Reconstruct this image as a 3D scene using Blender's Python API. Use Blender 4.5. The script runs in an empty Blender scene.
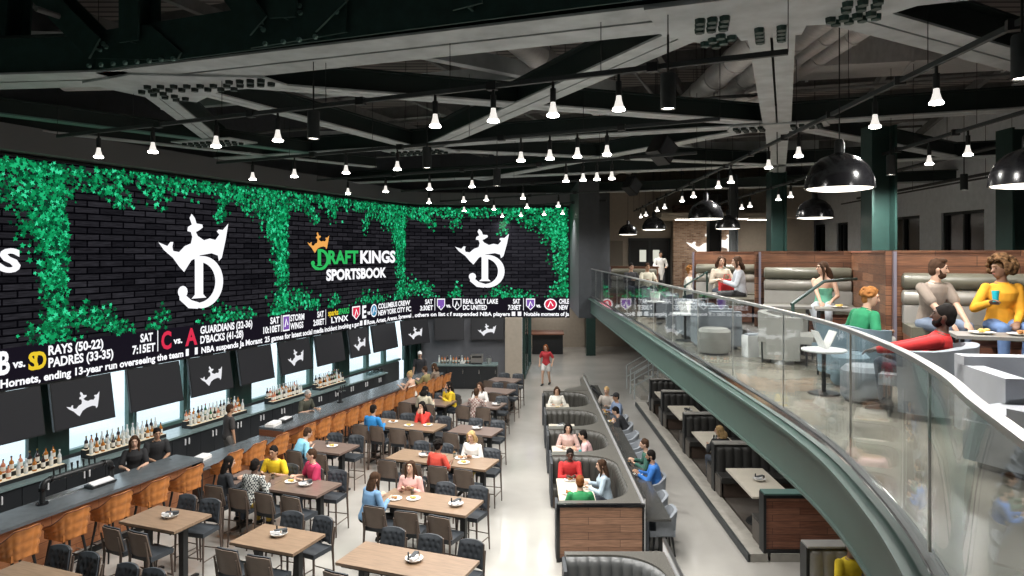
import bpy, bmesh, math, random
from mathutils import Vector, Matrix, Quaternion
from mathutils.geometry import tessellate_polygon
from math import sin, cos, pi, radians as R, sqrt

S = bpy.context.scene
COL = S.collection
random.seed(11)

# ---------------------------------------------------------------- camera, sky, exposure
E, F, CX, CY = 5.6, 683.0, 525.0, 253.0          # eye height; focal length and vanishing point for a 1024x576 frame
cam_d = bpy.data.cameras.new('camera')
cam = bpy.data.objects.new('camera', cam_d)
COL.objects.link(cam)
cam.location = (0, 0, E)
cam.rotation_euler = (pi / 2, 0, 0)
cam_d.sensor_width = 36.0
cam_d.lens = 36.0 * F / 1024
cam_d.shift_x = (512 - CX) / 1024
cam_d.shift_y = (CY - 288) / 1024
cam_d.clip_start = 0.05
cam_d.clip_end = 300
S.camera = cam

world = bpy.data.worlds.new('sky')
S.world = world
world.use_nodes = True
_bg = world.node_tree.nodes['Background']
_bg.inputs[0].default_value = (0.80, 0.90, 1.0, 1)
_bg.inputs[1].default_value = 2.6

S.view_settings.view_transform = 'Standard'
S.view_settings.look = 'None'
S.view_settings.gamma = 1.0
S.view_settings.use_curve_mapping = False
S.view_settings.exposure = 0.0
SPOT_W, MEZZ_W, PEND_W, CAN_W, UNDER_W = 118.0, 142.0, 85.0, 230.0, 36.0

# ---------------------------------------------------------------- helpers
A20 = R(20.3)
U = Vector((sin(A20), cos(A20), 0))              # along the bar
W = Vector((cos(A20), -sin(A20), 0))             # across the hall, along the table rows


def at(px, py, z):
    d = F * (E - z) / (py - CY)
    return Vector(((px - CX) * d / F, d, z))


def lerp(a, b, t):
    return a + (b - a) * t


class MB:
    def __init__(s):
        s.bm = bmesh.new()

    def box(s, c, d, rz=0.0, M=None):
        c = Vector(c)
        vs = []
        for k in (-.5, .5):
            for x, y in ((-.5, -.5), (.5, -.5), (.5, .5), (-.5, .5)):
                v = Vector((x * d[0], y * d[1], k * d[2]))
                if rz:
                    v = Matrix.Rotation(rz, 3, 'Z') @ v
                if M is not None:
                    v = M @ v
                vs.append(s.bm.verts.new(v + c))
        for f in ((0, 3, 2, 1), (4, 5, 6, 7), (0, 1, 5, 4), (1, 2, 6, 5), (2, 3, 7, 6), (3, 0, 4, 7)):
            s.bm.faces.new([vs[i] for i in f])
        return s

    def beam(s, p0, p1, w, h, up=(0, 0, 1)):
        p0, p1 = Vector(p0), Vector(p1)
        d = (p1 - p0)
        L = d.length
        d.normalize()
        up = Vector(up)
        if abs(d.dot(up)) > .99:
            up = Vector((0, 1, 0))
        x = d.cross(up).normalized()
        z = x.cross(d).normalized()
        M = Matrix((x, d, z)).transposed()
        return s.box((p0 + p1) / 2, (w, L, h), 0, M)

    def rings(s, rs, cap=True, close=False):
        prev = None
        first = None
        for r in rs:
            vs = [s.bm.verts.new(p) for p in r]
            if prev:
                n = len(vs)
                for i in range(n):
                    s.bm.faces.new((prev[i], prev[(i + 1) % n], vs[(i + 1) % n], vs[i]))
            else:
                first = vs
            prev = vs
        if close:
            n = len(prev)
            for i in range(n):
                s.bm.faces.new((prev[i], prev[(i + 1) % n], first[(i + 1) % n], first[i]))
        elif cap:
            if len(first) > 2:
                s.bm.faces.new(list(reversed(first)))
                s.bm.faces.new(prev)
        return s

    def cyl(s, p0, p1, r0, r1=None, n=10):
        r1 = r0 if r1 is None else r1
        p0, p1 = Vector(p0), Vector(p1)
        q = (p1 - p0).to_track_quat('Z', 'Y')
        rs = []
        for p, r in ((p0, r0), (p1, r1)):
            rs.append([p + q @ Vector((r * cos(2 * pi * i / n), r * sin(2 * pi * i / n), 0)) for i in range(n)])
        return s.rings(rs)

    def tube(s, pts, r, n=8, close=False):
        pts = [Vector(p) for p in pts]
        rs = []
        q = None
        for i, p in enumerate(pts):
            if close:
                t = pts[(i + 1) % len(pts)] - pts[i - 1]
            else:
                t = pts[min(i + 1, len(pts) - 1)] - pts[max(i - 1, 0)]
            t.normalize()
            if q is None:
                q = t.to_track_quat('Z', 'Y')
            else:
                cur = q @ Vector((0, 0, 1))
                q = cur.rotation_difference(t) @ q
            rr = r[i] if isinstance(r, (list, tuple)) else r
            rs.append([p + q @ Vector((rr * cos(2 * pi * k / n), rr * sin(2 * pi * k / n), 0)) for k in range(n)])
        return s.rings(rs, close=close)

    def lathe(s, prof, n=20, c=(0, 0, 0), cap=True):
        c = Vector(c)
        return s.rings([[c + Vector((max(r, .0004) * cos(2 * pi * i / n), max(r, .0004) * sin(2 * pi * i / n), z)) for i in range(n)] for r, z in prof], cap=cap)

    def prism(s, poly, z0, z1):
        return s.rings([[Vector((x, y, z)) for x, y in poly] for z in (z0, z1)])

    def ell(s, c, r, M=None, n=12, m=8):
        c = Vector(c)
        rs = []
        for j in range(m + 1):
            th = -pi / 2 + pi * (j if 0 < j < m else (j + (.08 if j == 0 else -.08))) / m
            ring = []
            for i in range(n):
                v = Vector((r[0] * cos(th) * cos(2 * pi * i / n), r[1] * cos(th) * sin(2 * pi * i / n), r[2] * sin(th)))
                if M is not None:
                    v = M @ v
                ring.append(c + v)
            rs.append(ring)
        return s.rings(rs)

    def cap2(s, p0, p1, r0, r1, n=10):                # tapered capsule
        p0, p1 = Vector(p0), Vector(p1)
        d = p1 - p0
        L = max(d.length, 1e-4)
        q = d.to_track_quat('Z', 'Y')
        st = [(-r0 * .95, r0 * .3), (-r0 * .6, r0 * .8), (0, r0), (L, r1), (L + r1 * .6, r1 * .8), (L + r1 * .95, r1 * .3)]
        return s.rings([[p0 + q @ Vector((r * cos(2 * pi * i / n), r * sin(2 * pi * i / n), z)) for i in range(n)] for z, r in st])

    def grid(s, f, nu, nv):
        g = [[s.bm.verts.new(f(i / nu, j / nv)) for j in range(nv + 1)] for i in range(nu + 1)]
        for i in range(nu):
            for j in range(nv):
                s.bm.faces.new((g[i][j], g[i + 1][j], g[i + 1][j + 1], g[i][j + 1]))
        return s

    def slab(s, f, nu, nv, off):                      # closed sheet: f(u,v) front, f + off(u,v) back
        def pt(u, v, k):
            p = Vector(f(u, v))
            return p + Vector(off(u, v)) if k else p
        a = [[s.bm.verts.new(pt(i / nu, j / nv, 0)) for j in range(nv + 1)] for i in range(nu + 1)]
        b = [[s.bm.verts.new(pt(i / nu, j / nv, 1)) for j in range(nv + 1)] for i in range(nu + 1)]
        nf = s.bm.faces.new
        for i in range(nu):
            for j in range(nv):
                nf((a[i][j], a[i + 1][j], a[i + 1][j + 1], a[i][j + 1]))
                nf((b[i][j + 1], b[i + 1][j + 1], b[i + 1][j], b[i][j]))
        for i in range(nu):
            nf((a[i][0], b[i][0], b[i + 1][0], a[i + 1][0]))
            nf((a[i + 1][nv], b[i + 1][nv], b[i][nv], a[i][nv]))
        for j in range(nv):
            nf((a[0][j + 1], b[0][j + 1], b[0][j], a[0][j]))
            nf((a[nu][j], b[nu][j], b[nu][j + 1], a[nu][j + 1]))
        return s

    def poly(s, pts):
        s.bm.faces.new([s.bm.verts.new(p) for p in pts])
        return s

    def bevel(s, w, seg=2, ang=35):
        es = [e for e in s.bm.edges if len(e.link_faces) == 2 and e.calc_face_angle(0) > R(ang)]
        bmesh.ops.bevel(s.bm, geom=es, offset=w, segments=seg, affect='EDGES', clamp_overlap=True, profile=.6)
        return s

    def build(s, name, m, parent=None, loc=None, sharp=38, fix=True):
        if fix:
            bmesh.ops.recalc_face_normals(s.bm, faces=s.bm.faces)
        me = bpy.data.meshes.new(name)
        s.bm.to_mesh(me)
        s.bm.free()
        for p in me.polygons:
            p.use_smooth = True
        me.set_sharp_from_angle(angle=R(sharp))
        o = bpy.data.objects.new(name, me)
        COL.objects.link(o)
        for mm in (m if isinstance(m, (list, tuple)) else [m]):
            me.materials.append(mm)
        if parent is not None:
            o.parent = parent
        if loc is not None:
            o.location = loc
        return o


def tag(o, label=None, cat=None, group=None, kind=None):
    if label:
        o['label'] = label
    if cat:
        o['category'] = cat
    if group:
        o['group'] = group
    if kind:
        o['kind'] = kind
    return o


def thing(name, label, cat, loc=(0, 0, 0), rz=0.0, group=None):
    o = bpy.data.objects.new(name, None)
    COL.objects.link(o)
    o.empty_display_size = .1
    o.location = loc
    o.rotation_euler = (0, 0, rz)
    return tag(o, label, cat, group)


KIDS = {}


def dup(root, loc, rz, label, group=None):
    if not KIDS.get(root.name):
        KIDS[root.name] = [(c, list(c.children)) for c in root.children]
    r = root.copy()
    COL.objects.link(r)
    r.location = loc
    r.rotation_euler = (0, 0, rz)
    r['label'] = label
    if group:
        r['group'] = group
    for c, sub in KIDS[root.name]:
        k = c.copy()
        COL.objects.link(k)
        k.parent = r
        for g in sub:
            q = g.copy()
            COL.objects.link(q)
            q.parent = k
    return r


class Kind:                                            # first use moves the original, later uses copy it
    def __init__(s, root):
        s.root, s.used = root, False

    def put(s, loc, rz, label, group=None):
        if s.used:
            return dup(s.root, loc, rz, label, group)
        s.used = True
        s.root.location = loc
        s.root.rotation_euler = (0, 0, rz)
        s.root['label'] = label
        if group:
            s.root['group'] = group
        return s.root


def struct(mb, name, m, parent=None, **k):
    o = mb.build(name, m, parent, **k)
    if parent is None:
        o['kind'] = 'structure'
    return o


ORD = ['first', 'second', 'third', 'fourth', 'fifth', 'sixth', 'seventh', 'eighth', 'ninth', 'tenth', 'eleventh', 'twelfth',
       'thirteenth', 'fourteenth', 'fifteenth', 'sixteenth', 'seventeenth', 'eighteenth', 'nineteenth', 'twentieth']

# ---------------------------------------------------------------- materials


def mat(name, col=(.5, .5, .5), rough=.5, metal=0.0, emit=None, es=1.0, var=0.0, vscale=6.0, bump=0.0, bscale=40.0, coat=0.0, spec=None, stretch=None):
    m = bpy.data.materials.new(name)
    m.use_nodes = True
    nt = m.node_tree
    b = nt.nodes['Principled BSDF']
    b.inputs['Base Color'].default_value = (*col, 1)
    b.inputs['Roughness'].default_value = rough
    b.inputs['Metallic'].default_value = metal
    if coat:
        b.inputs['Coat Weight'].default_value = coat
        b.inputs['Coat Roughness'].default_value = .1
    if spec is not None:
        b.inputs['Specular IOR Level'].default_value = spec
    if emit:
        b.inputs['Emission Color'].default_value = (*emit, 1)
        b.inputs['Emission Strength'].default_value = es
    if var or bump:
        tc = nt.nodes.new('ShaderNodeTexCoord')
        mp = nt.nodes.new('ShaderNodeMapping')
        nt.links.new(tc.outputs['Object'], mp.inputs[0])
        if stretch:
            mp.inputs['Scale'].default_value = stretch
    if var:
        n = nt.nodes.new('ShaderNodeTexNoise')
        n.inputs['Scale'].default_value = vscale
        n.inputs['Detail'].default_value = 5
        nt.links.new(mp.outputs[0], n.inputs['Vector'])
        r = nt.nodes.new('ShaderNodeValToRGB')
        r.color_ramp.elements[0].position = .3
        r.color_ramp.elements[1].position = .7
        r.color_ramp.elements[0].color = (*[c * (1 - var) for c in col], 1)
        r.color_ramp.elements[1].color = (*[min(1, c * (1 + var)) for c in col], 1)
        nt.links.new(n.outputs['Fac'], r.inputs[0])
        nt.links.new(r.outputs[0], b.inputs['Base Color'])
    if bump:
        n = nt.nodes.new('ShaderNodeTexNoise')
        n.inputs['Scale'].default_value = bscale
        nt.links.new(mp.outputs[0], n.inputs['Vector'])
        bp = nt.nodes.new('ShaderNodeBump')
        bp.inputs['Strength'].default_value = bump
        bp.inputs['Distance'].default_value = .01
        nt.links.new(n.outputs['Fac'], bp.inputs['Height'])
        nt.links.new(bp.outputs[0], b.inputs['Normal'])
    return m


def brick_mat(name, c1, c2, mortar, w, h, ms, rough=.5, coords='Object', axes='xz', emit=0.0, grain=0.0, bias=0.0, freq=2, bump=.4, rot=0):
    m = bpy.data.materials.new(name)
    m.use_nodes = True
    nt = m.node_tree
    b = nt.nodes['Principled BSDF']
    b.inputs['Roughness'].default_value = rough
    tc = nt.nodes.new('ShaderNodeTexCoord')
    src = tc.outputs['UV' if coords == 'UV' else 'Object']
    if coords != 'UV':
        sp = nt.nodes.new('ShaderNodeSeparateXYZ')
        cb = nt.nodes.new('ShaderNodeCombineXYZ')
        nt.links.new(src, sp.inputs[0])
        nt.links.new(sp.outputs['XYZ'.index(axes[0].upper())], cb.inputs[0])
        nt.links.new(sp.outputs['XYZ'.index(axes[1].upper())], cb.inputs[1])
        src = cb.outputs[0]
    br = nt.nodes.new('ShaderNodeTexBrick')
    br.offset_frequency = freq
    br.inputs['Color1'].default_value = (*c1, 1)
    br.inputs['Color2'].default_value = (*c2, 1)
    br.inputs['Mortar'].default_value = (*mortar, 1)
    br.inputs['Scale'].default_value = 1.0
    br.inputs['Mortar Size'].default_value = ms
    br.inputs['Mortar Smooth'].default_value = .2
    br.inputs['Bias'].default_value = bias
    br.inputs['Brick Width'].default_value = w
    br.inputs['Row Height'].default_value = h
    nt.links.new(src, br.inputs['Vector'])
    out = br.outputs['Color']
    if grain:
        mp = nt.nodes.new('ShaderNodeMapping')
        mp.inputs['Scale'].default_value = (1.6, 22, 1)
        nt.links.new(src, mp.inputs[0])
        n = nt.nodes.new('ShaderNodeTexNoise')
        n.inputs['Scale'].default_value = 2.2
        n.inputs['Detail'].default_value = 6
        nt.links.new(mp.outputs[0], n.inputs['Vector'])
        rp = nt.nodes.new('ShaderNodeMapRange')
        rp.inputs[1].default_value = .3
        rp.inputs[2].default_value = .7
        rp.inputs[3].default_value = 1 - grain
        rp.inputs[4].default_value = 1 + grain
        nt.links.new(n.outputs['Fac'], rp.inputs[0])
        mx = nt.nodes.new('ShaderNodeVectorMath')
        mx.operation = 'SCALE'
        nt.links.new(out, mx.inputs[0])
        nt.links.new(rp.outputs[0], mx.inputs['Scale'])
        out = mx.outputs[0]
    if emit:
        b.inputs['Base Color'].default_value = (.003, .003, .004, 1)
        b.inputs['Specular IOR Level'].default_value = 0.0
        nt.links.new(out, b.inputs['Emission Color'])
        b.inputs['Emission Strength'].default_value = emit
    else:
        nt.links.new(out, b.inputs['Base Color'])
        bp = nt.nodes.new('ShaderNodeBump')
        bp.inputs['Strength'].default_value = bump
        bp.inputs['Distance'].default_value = .01
        bp.invert = True
        nt.links.new(br.outputs['Fac'], bp.inputs['Height'])
        nt.links.new(bp.outputs[0], b.inputs['Normal'])
    return m


def glass_mat(name, tint, refl=1.0, rough=.02):
    m = bpy.data.materials.new(name)
    m.use_nodes = True
    nt = m.node_tree
    nt.nodes.remove(nt.nodes['Principled BSDF'])
    t = nt.nodes.new('ShaderNodeBsdfTransparent')
    t.inputs[0].default_value = (*tint, 1)
    g = nt.nodes.new('ShaderNodeBsdfGlossy')
    g.inputs['Roughness'].default_value = rough
    f = nt.nodes.new('ShaderNodeFresnel')
    ge = nt.nodes.new('ShaderNodeNewGeometry')
    mr = nt.nodes.new('ShaderNodeMapRange')
    mr.inputs[3].default_value = 1.5
    mr.inputs[4].default_value = 1 / 1.5
    nt.links.new(ge.outputs['Backfacing'], mr.inputs[0])
    nt.links.new(mr.outputs[0], f.inputs[0])
    k = nt.nodes.new('ShaderNodeMath')
    k.operation = 'MULTIPLY'
    k.inputs[1].default_value = refl
    k.use_clamp = True
    x = nt.nodes.new('ShaderNodeMixShader')
    nt.links.new(f.outputs[0], k.inputs[0])
    nt.links.new(k.outputs[0], x.inputs[0])
    nt.links.new(t.outputs[0], x.inputs[1])
    nt.links.new(g.outputs[0], x.inputs[2])
    nt.links.new(x.outputs[0], nt.nodes['Material Output'].inputs[0])
    return m


def emis(name, col, st=1.0):
    return mat(name, (.004, .004, .004), 1.0, emit=col, es=st, spec=0.0)


def check_mat(name, c1, c2, size):
    m = bpy.data.materials.new(name)
    m.use_nodes = True
    nt = m.node_tree
    b = nt.nodes['Principled BSDF']
    b.inputs['Roughness'].default_value = .9
    tc = nt.nodes.new('ShaderNodeTexCoord')
    ck = nt.nodes.new('ShaderNodeTexChecker')
    ck.inputs['Color1'].default_value = (*c1, 1)
    ck.inputs['Color2'].default_value = (*c2, 1)
    ck.inputs['Scale'].default_value = 1 / size
    nt.links.new(tc.outputs['Object'], ck.inputs[0])
    nt.links.new(ck.outputs[0], b.inputs['Base Color'])
    return m


M = {}
M['black'] = mat('black_metal', (.012, .013, .014), .45)
M['blackgloss'] = mat('black_gloss', (.008, .008, .009), .18)
M['char'] = mat('charcoal_paint', (.045, .05, .057), .6, var=.1)
M['steel'] = mat('brushed_steel', (.6, .6, .6), .28, 1.0)
M['rail'] = mat('satin_rail', (.58, .58, .57), .30, .9)
M['joist'] = mat('joist_steel', (.15, .15, .15), .6, var=.15)
M['chrome'] = mat('chrome', (.8, .8, .8), .1, 1.0)
M['green'] = mat('green_steel', (.016, .045, .038), .45, var=.12)
M['truss'] = mat('truss_steel', (.020, .050, .045), .65, var=.2, spec=.35)
M['lowtable'] = mat('grey_stone_table', (.22, .215, .20), .3, var=.06)
M['bulkhead'] = mat('bulkhead_paint', (.15, .155, .16), .7)
M['backgrey'] = mat('back_wall_grey', (.15, .155, .172), .8, var=.05)
M['web'] = mat('web_steel', (.010, .020, .018), .5)
M['greenlit'] = mat('fascia_green', (.042, .076, .065), .38, var=.06)
M['greengrey'] = mat('window_frame_green', (.10, .19, .17), .5)
M['beam'] = mat('painted_beam', (.42, .455, .465), .5, var=.18, vscale=3)
M['beamdark'] = mat('dark_steel', (.035, .04, .042), .6, var=.15)
M['duct'] = mat('galvanised_duct', (.55, .54, .535), .5, .2, var=.12, stretch=(1, 8, 1))
M['deck'] = brick_mat('roof_deck', (.19, .168, .16), (.25, .22, .21), (.05, .045, .045), 30, .3, .05, .8, axes='xy', bump=.2)
M['concrete'] = mat('polished_concrete', (.42, .405, .375), .14, var=.13, vscale=.55, bump=.015, bscale=3, coat=.25)
M['mezz'] = mat('mezzanine_concrete', (.25, .225, .185), .2, var=.25, vscale=.9, stretch=(.35, 1.6, 1))
M['beige'] = mat('beige_paint', (.46, .40, .33), .8, var=.05)
M['greywall'] = mat('grey_paint', (.76, .79, .83), .8, var=.06)
M['kerb'] = mat('kerb_stone', (.38, .36, .32), .5, var=.12)
M['platform'] = mat('platform_floor', (.085, .073, .062), .5, var=.15)
M['wood'] = brick_mat('plank_wood', (.24, .125, .075), (.36, .20, .125), (.06, .03, .02), 1.15, .135, .004, .45, grain=.35, bump=.3)
M['woodmezz'] = brick_mat('plank_wood_walnut', (.085, .033, .017), (.225, .105, .055), (.03, .014, .01), .95, .135, .004, .42, grain=.4, bump=.3)
M['woodred'] = brick_mat('plank_wood_red', (.20, .075, .042), (.32, .14, .085), (.05, .02, .014), 1.0, .12, .004, .42, grain=.35, bump=.3)
M['wooddark'] = brick_mat('plank_wood_dark', (.14, .055, .034), (.24, .105, .065), (.04, .018, .012), .9, .15, .004, .42, grain=.3, bump=.3, axes='yz')
M['orangewood'] = brick_mat('bar_front', (.42, .165, .07), (.52, .22, .10), (.16, .05, .02), .9, .26, .006, .42, axes='xz', grain=.15)
M['brick'] = brick_mat('brick_wall', (.26, .14, .085), (.56, .38, .26), (.44, .37, .31), .24, .08, .010, .85, bump=.6)
M['table'] = mat('table_oak', (.245, .165, .108), .36, var=.22, vscale=5, stretch=(.7, 9, 1))
M['tablegrey'] = mat('table_walnut', (.165, .115, .095), .3, var=.2, vscale=5, stretch=(.7, 9, 1))
M['brown'] = mat('chair_brown', (.085, .06, .047), .5, var=.12)
M['shell'] = mat('chair_back_leather', (.125, .092, .072), .5, var=.12)
M['slate'] = mat('slate_upholstery', (.034, .040, .048), .55, var=.12)
M['orange'] = mat('orange_leather', (.47, .175, .048), .40, var=.2)
M['greyfab'] = mat('grey_fabric', (.22, .24, .265), .85, var=.1, bump=.1, bscale=200)
M['lightfab'] = mat('light_grey_fabric', (.37, .385, .415), .9, var=.05, bump=.1, bscale=200)
M['midfab'] = mat('taupe_fabric', (.30, .29, .27), .9, var=.06)
M['bluefab'] = mat('blue_grey_fabric', (.15, .21, .25), .85, var=.08)
M['booth'] = mat('booth_leather', (.05, .048, .042), .45, var=.1)
M['boothlight'] = mat('booth_leather_pale', (.25, .235, .205), .34, var=.08)
M['boothblue'] = mat('booth_leather_blue', (.034, .033, .031), .42, var=.1)
M['boothgrey'] = mat('booth_leather_grey', (.115, .12, .12), .34, var=.06)
M['olive'] = mat('olive_leather', (.125, .12, .09), .36, var=.1)
M['ledge'] = mat('speckled_stone', (.115, .11, .098), .3, var=.5, vscale=60)
M['counter'] = mat('dark_speckled_stone', (.06, .06, .057), .22, var=.6, vscale=70)
M['bartop'] = mat('bar_top_stone', (.10, .115, .125), .22, var=.12)
M['backtop'] = mat('back_bar_top', (.17, .23, .23), .25, var=.1)
M['cabinet'] = mat('black_cabinet', (.017, .019, .022), .4)
M['white'] = mat('white_metal', (.78, .78, .79), .35)
M['cream'] = mat('cream_table', (.62, .57, .48), .3, var=.04)
M['plate'] = mat('white_china', (.8, .79, .76), .25)
M['food'] = mat('fried_food', (.62, .42, .10), .7, var=.4, vscale=40)
M['redfood'] = mat('salad', (.35, .16, .05), .7, var=.5, vscale=40)
M['glass'] = glass_mat('railing_glass', (.94, .972, .967), 1.0)
M['pane'] = glass_mat('window_glass', (.93, .97, .97), .8)
M['clear'] = glass_mat('clear_glass', (.84, .88, .88), 1.2)
M['screen'] = mat('dark_screen', (.018, .018, .02), .28, emit=(.013, .013, .0145), es=1.0)
M['paper'] = mat('paper', (.75, .74, .72), .8)
M['teal'] = mat('teal_plastic', (.02, .42, .50), .4)
M['red'] = mat('red_fabric', (.55, .03, .03), .7)
M['bulb'] = emis('lamp_bulb', (1, .95, .86), 22)
M['diff'] = emis('lamp_diffuser', (1, .93, .82), 9)
M['bulbneck'] = mat('lamp_neck', (.55, .55, .53), .4, emit=(1, .95, .88), es=.9)
# ================================================================ the setting
P0 = Vector((-10.8, 14.1, 0))                     # the video wall: straight run along U, a rounded corner, then along X
SC, RF = 17.27, 2.2
TURN = pi / 2 - A20
TL = RF * math.tan(TURN / 2)
S1 = SC - TL
S2 = S1 + RF * TURN
CORNER = P0 + U * SC
NL = W.copy()                                      # towards the hall


def wallpt(s, z, off=0.0):
    if s <= S1:
        p, n = P0 + U * s, W
    elif s <= S2:
        a = (s - S1) / RF
        c = P0 + U * S1 + W * RF
        n = Vector((cos(A20 + a), -sin(A20 + a), 0))
        p = c - n * RF
    else:
        p, n = CORNER + Vector((TL + s - S2, 0, 0)), Vector((0, -1, 0))
    p = p + n * off
    return Vector((p.x, p.y, z))


S_END = S2 + (1.98 - (CORNER.x + TL))
SCOL = [1.36 + 7.4 * k for k in range(-1, 4)]


def wall_ribbon(s0, s1, z0, z1, off0, off1, n=None):
    """closed curved slab along the wall between two offsets"""
    mb = MB()
    n = n or max(2, int((s1 - s0) / .35))
    rs = []
    for i in range(n + 1):
        s = lerp(s0, s1, i / n)
        rs.append([wallpt(s, z0, off0), wallpt(s, z0, off1), wallpt(s, z1, off1), wallpt(s, z1, off0)])
    return mb.rings(rs)


OUT = [(wallpt(s, 0, -.6).x, wallpt(s, 0, -.6).y) for s in [-19.2] + [S1 + (S2 - S1) * k / 8 for k in range(9)]] + [(-.12, 30.9), (.3, 34.5), (.3, 41.2), (16, 41.2), (16, -4.2)]
struct(MB().prism(OUT, -.3, 0), 'floor', M['concrete'])
struct(MB().prism(OUT, 11.0, 11.2), 'ceiling', M['deck'])
struct(MB().box((8.1, 41.1, 5.4), (16.2, .2, 11.2)), 'wall_far', M['beige'])
struct(MB().box((-.8, -4.1, 5.4), (34, .2, 11.2)), 'wall_rear', M['greywall'])
struct(MB().box((.2, 37.9, 1.7), (.2, 6.8, 3.4)), 'wall_passage', M['beige'])
struct(MB().box((.1, 36.0, 7.0), (.2, 10.4, 8.0)), 'wall_passage_upper', M['char'])
# side wall of the mezzanine with window openings
RW = 15.6
mb = MB()
wins = [(23.2, 25.6), (27.0, 29.6), (33.0, 34.2), (35.5, 36.8)]
ys = [-4] + [v for w in wins for v in w] + [41]
for i in range(0, len(ys), 2):
    mb.box((RW + .15, (ys[i] + ys[i + 1]) / 2, 5.4), (.3, ys[i + 1] - ys[i], 11.2))
for a, b in wins:
    mb.box((RW + .15, (a + b) / 2, 2.6), (.3, b - a, 5.6))
    mb.box((RW + .15, (a + b) / 2, 9.05), (.3, b - a, 3.9))
struct(mb, 'wall_right', M['greywall'])
for i, (a, b) in enumerate(wins):
    mb = MB()
    for y in (a + .06, b - .06, (a + b) / 2):
        mb.box((RW + .14, y, 6.25), (.12, .1, 1.7))
    for z in (5.45, 7.05):
        mb.box((RW + .14, (a + b) / 2, z), (.12, b - a, .1))
    w = struct(mb, 'window_%d' % (i + 20), M['beamdark'])
    struct(MB().box((RW + .2, (a + b) / 2, 6.25), (.02, b - a - .1, 1.6)), 'pane', M['blackgloss'], w)

struct(MB().box((2.0, 36.2, 3.42), (3.6, 9.8, .12)), 'ceiling_passage', M['beige'])
# outside the bar windows
g = Vector((-24, 20, 0))
struct(MB().box((-28, 25, -.5), (70, 110, .3)), 'pavement', mat('pavement_outside', (.70, .72, .72), .9, var=.08, vscale=.4))
# the left wall: sill wall, window bays, bulkhead, upper wall
WO = -.42
struct(wall_ribbon(-19.5, S_END + .6, 7.72, 8.25, -.5, .28), 'trim_1', M['bulkhead'])
struct(wall_ribbon(-19.5, S_END + .6, 8.25, 11.0, -.6, -.3), 'wall_left', M['char'])
struct(wall_ribbon(-19.5, S_END, 2.72, 7.72, -.6, -.22), 'wall_left_behind_screen', M['cabinet'])
struct(wall_ribbon(-19.5, 16.2, 0.0, .93, -.6, -.34), 'wall_left_sill', M['beamdark'])
struct(wall_ribbon(-19.5, -4.8, .93, 2.72, -.6, -.34), 'wall_left_rear', M['greywall'])
cols = [-4.6, 1.25, 7.1, 12.3, 16.9]
for i, s in enumerate(cols):
    mb = MB()
    for ds in (-.28, .28):
        a, b = wallpt(s + ds, .0, -.42), wallpt(s + ds, 2.8, -.42)
        mb.box((a + b) / 2, (.08, .36, 2.8), -A20)
    mb.box(wallpt(s, 1.4, -.42), (.12, .56, 2.8), -A20)
    struct(mb, 'column_%d' % (i + 1), M['green'])
for i in range(4):
    a, b = cols[i] + .32, cols[i + 1] - .32
    mb = MB()
    rz = pi / 2 - A20
    n = 3
    for k in range(n + 1):
        s = lerp(a + .05, b - .05, k / n)
        mb.box(wallpt(s, 1.85, -.46), (.13, .14, 1.84), rz)
        if 0 < k < n:
            mb.box(wallpt(s + .16, 1.85, -.46), (.05, .1, 1.84), rz)
    for z in (.97, 2.74):
        mb.box(wallpt((a + b) / 2, z, -.46), (b - a, .14, .09), rz)
    w = struct(mb, 'window_%d' % (i + 1), M['greengrey'])
    struct(MB().box(wallpt((a + b) / 2, 1.85, -.48), (b - a - .1, .02, 1.76), rz), 'pane', M['pane'], w)
# dark wall behind the far service counter, beige pier, bulkhead beside the screen
struct(MB().box((-3.0, 30.5, 1.37), (4.4, .3, 2.74)), 'wall_back', M['backgrey'])
struct(MB().box((-.5, 30.3, 1.37), (.75, .5, 2.74)), 'column_6', M['beige'])
struct(MB().box((2.36, 28.1, 5.75), (.75, 5.8, 5.1)).box((3.2, 30.6, 5.5), (1.1, .8, 5.6)), 'wall_bulkhead', M['char'])
# lower passage beyond
struct(MB().box((3.6, 37.5, 1.6), (.5, .5, 3.2)), 'column_7', M['green'])
struct(MB().box((1.95, 40.8, 1.6), (3.2, .3, 3.2)), 'trim_2', M['beige'])
# glass entrance doors under the end of the screen
mb = MB()
xs = (-.03, .12, .55, .62, .95)
for x, y, w in ((-.05, 30.4, .14), (-.03, 31.0, .1), (.05, 32.0, .1), (.14, 33.2, .1), (.25, 34.4, .14)):
    mb.box((x, y, 1.37), (w, .12, 2.74))
mb.box((.1, 32.4, 2.68), (.12, 4.0, .14), -R(4.3))
mb.box((.1, 32.4, .06), (.1, 4.0, .12), -R(4.3))
d = struct(mb, 'door_1', M['green'])
struct(MB().box((.1, 32.4, 1.4), (.02, 3.8, 2.5), -R(4.3)), 'pane', M['pane'], d)
struct(MB().box((.02, 32.1, 1.1), (.05, .05, .7)), 'door_handle', M['steel'], d)
mb = MB().box((1.25, 38.2, .55), (1.7, .8, 1.1)).bevel(.03)
o = thing('host_stand', 'dark host stand with a slanted top beyond the glass entrance doors', 'stand', (0, 0, 0))
mb.build('body', M['cabinet'], o)
MB().box((1.25, 38.1, 1.16), (1.8, .9, .07), 0, Matrix.Rotation(R(6), 3, 'X')).build('top', M['wooddark'], o)

# ================================================================ video wall
vw = thing('video_wall', 'giant curved video wall showing ivy on dark brick above the bar', 'screen')
Z0, Z1 = 2.77, 7.62


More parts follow.
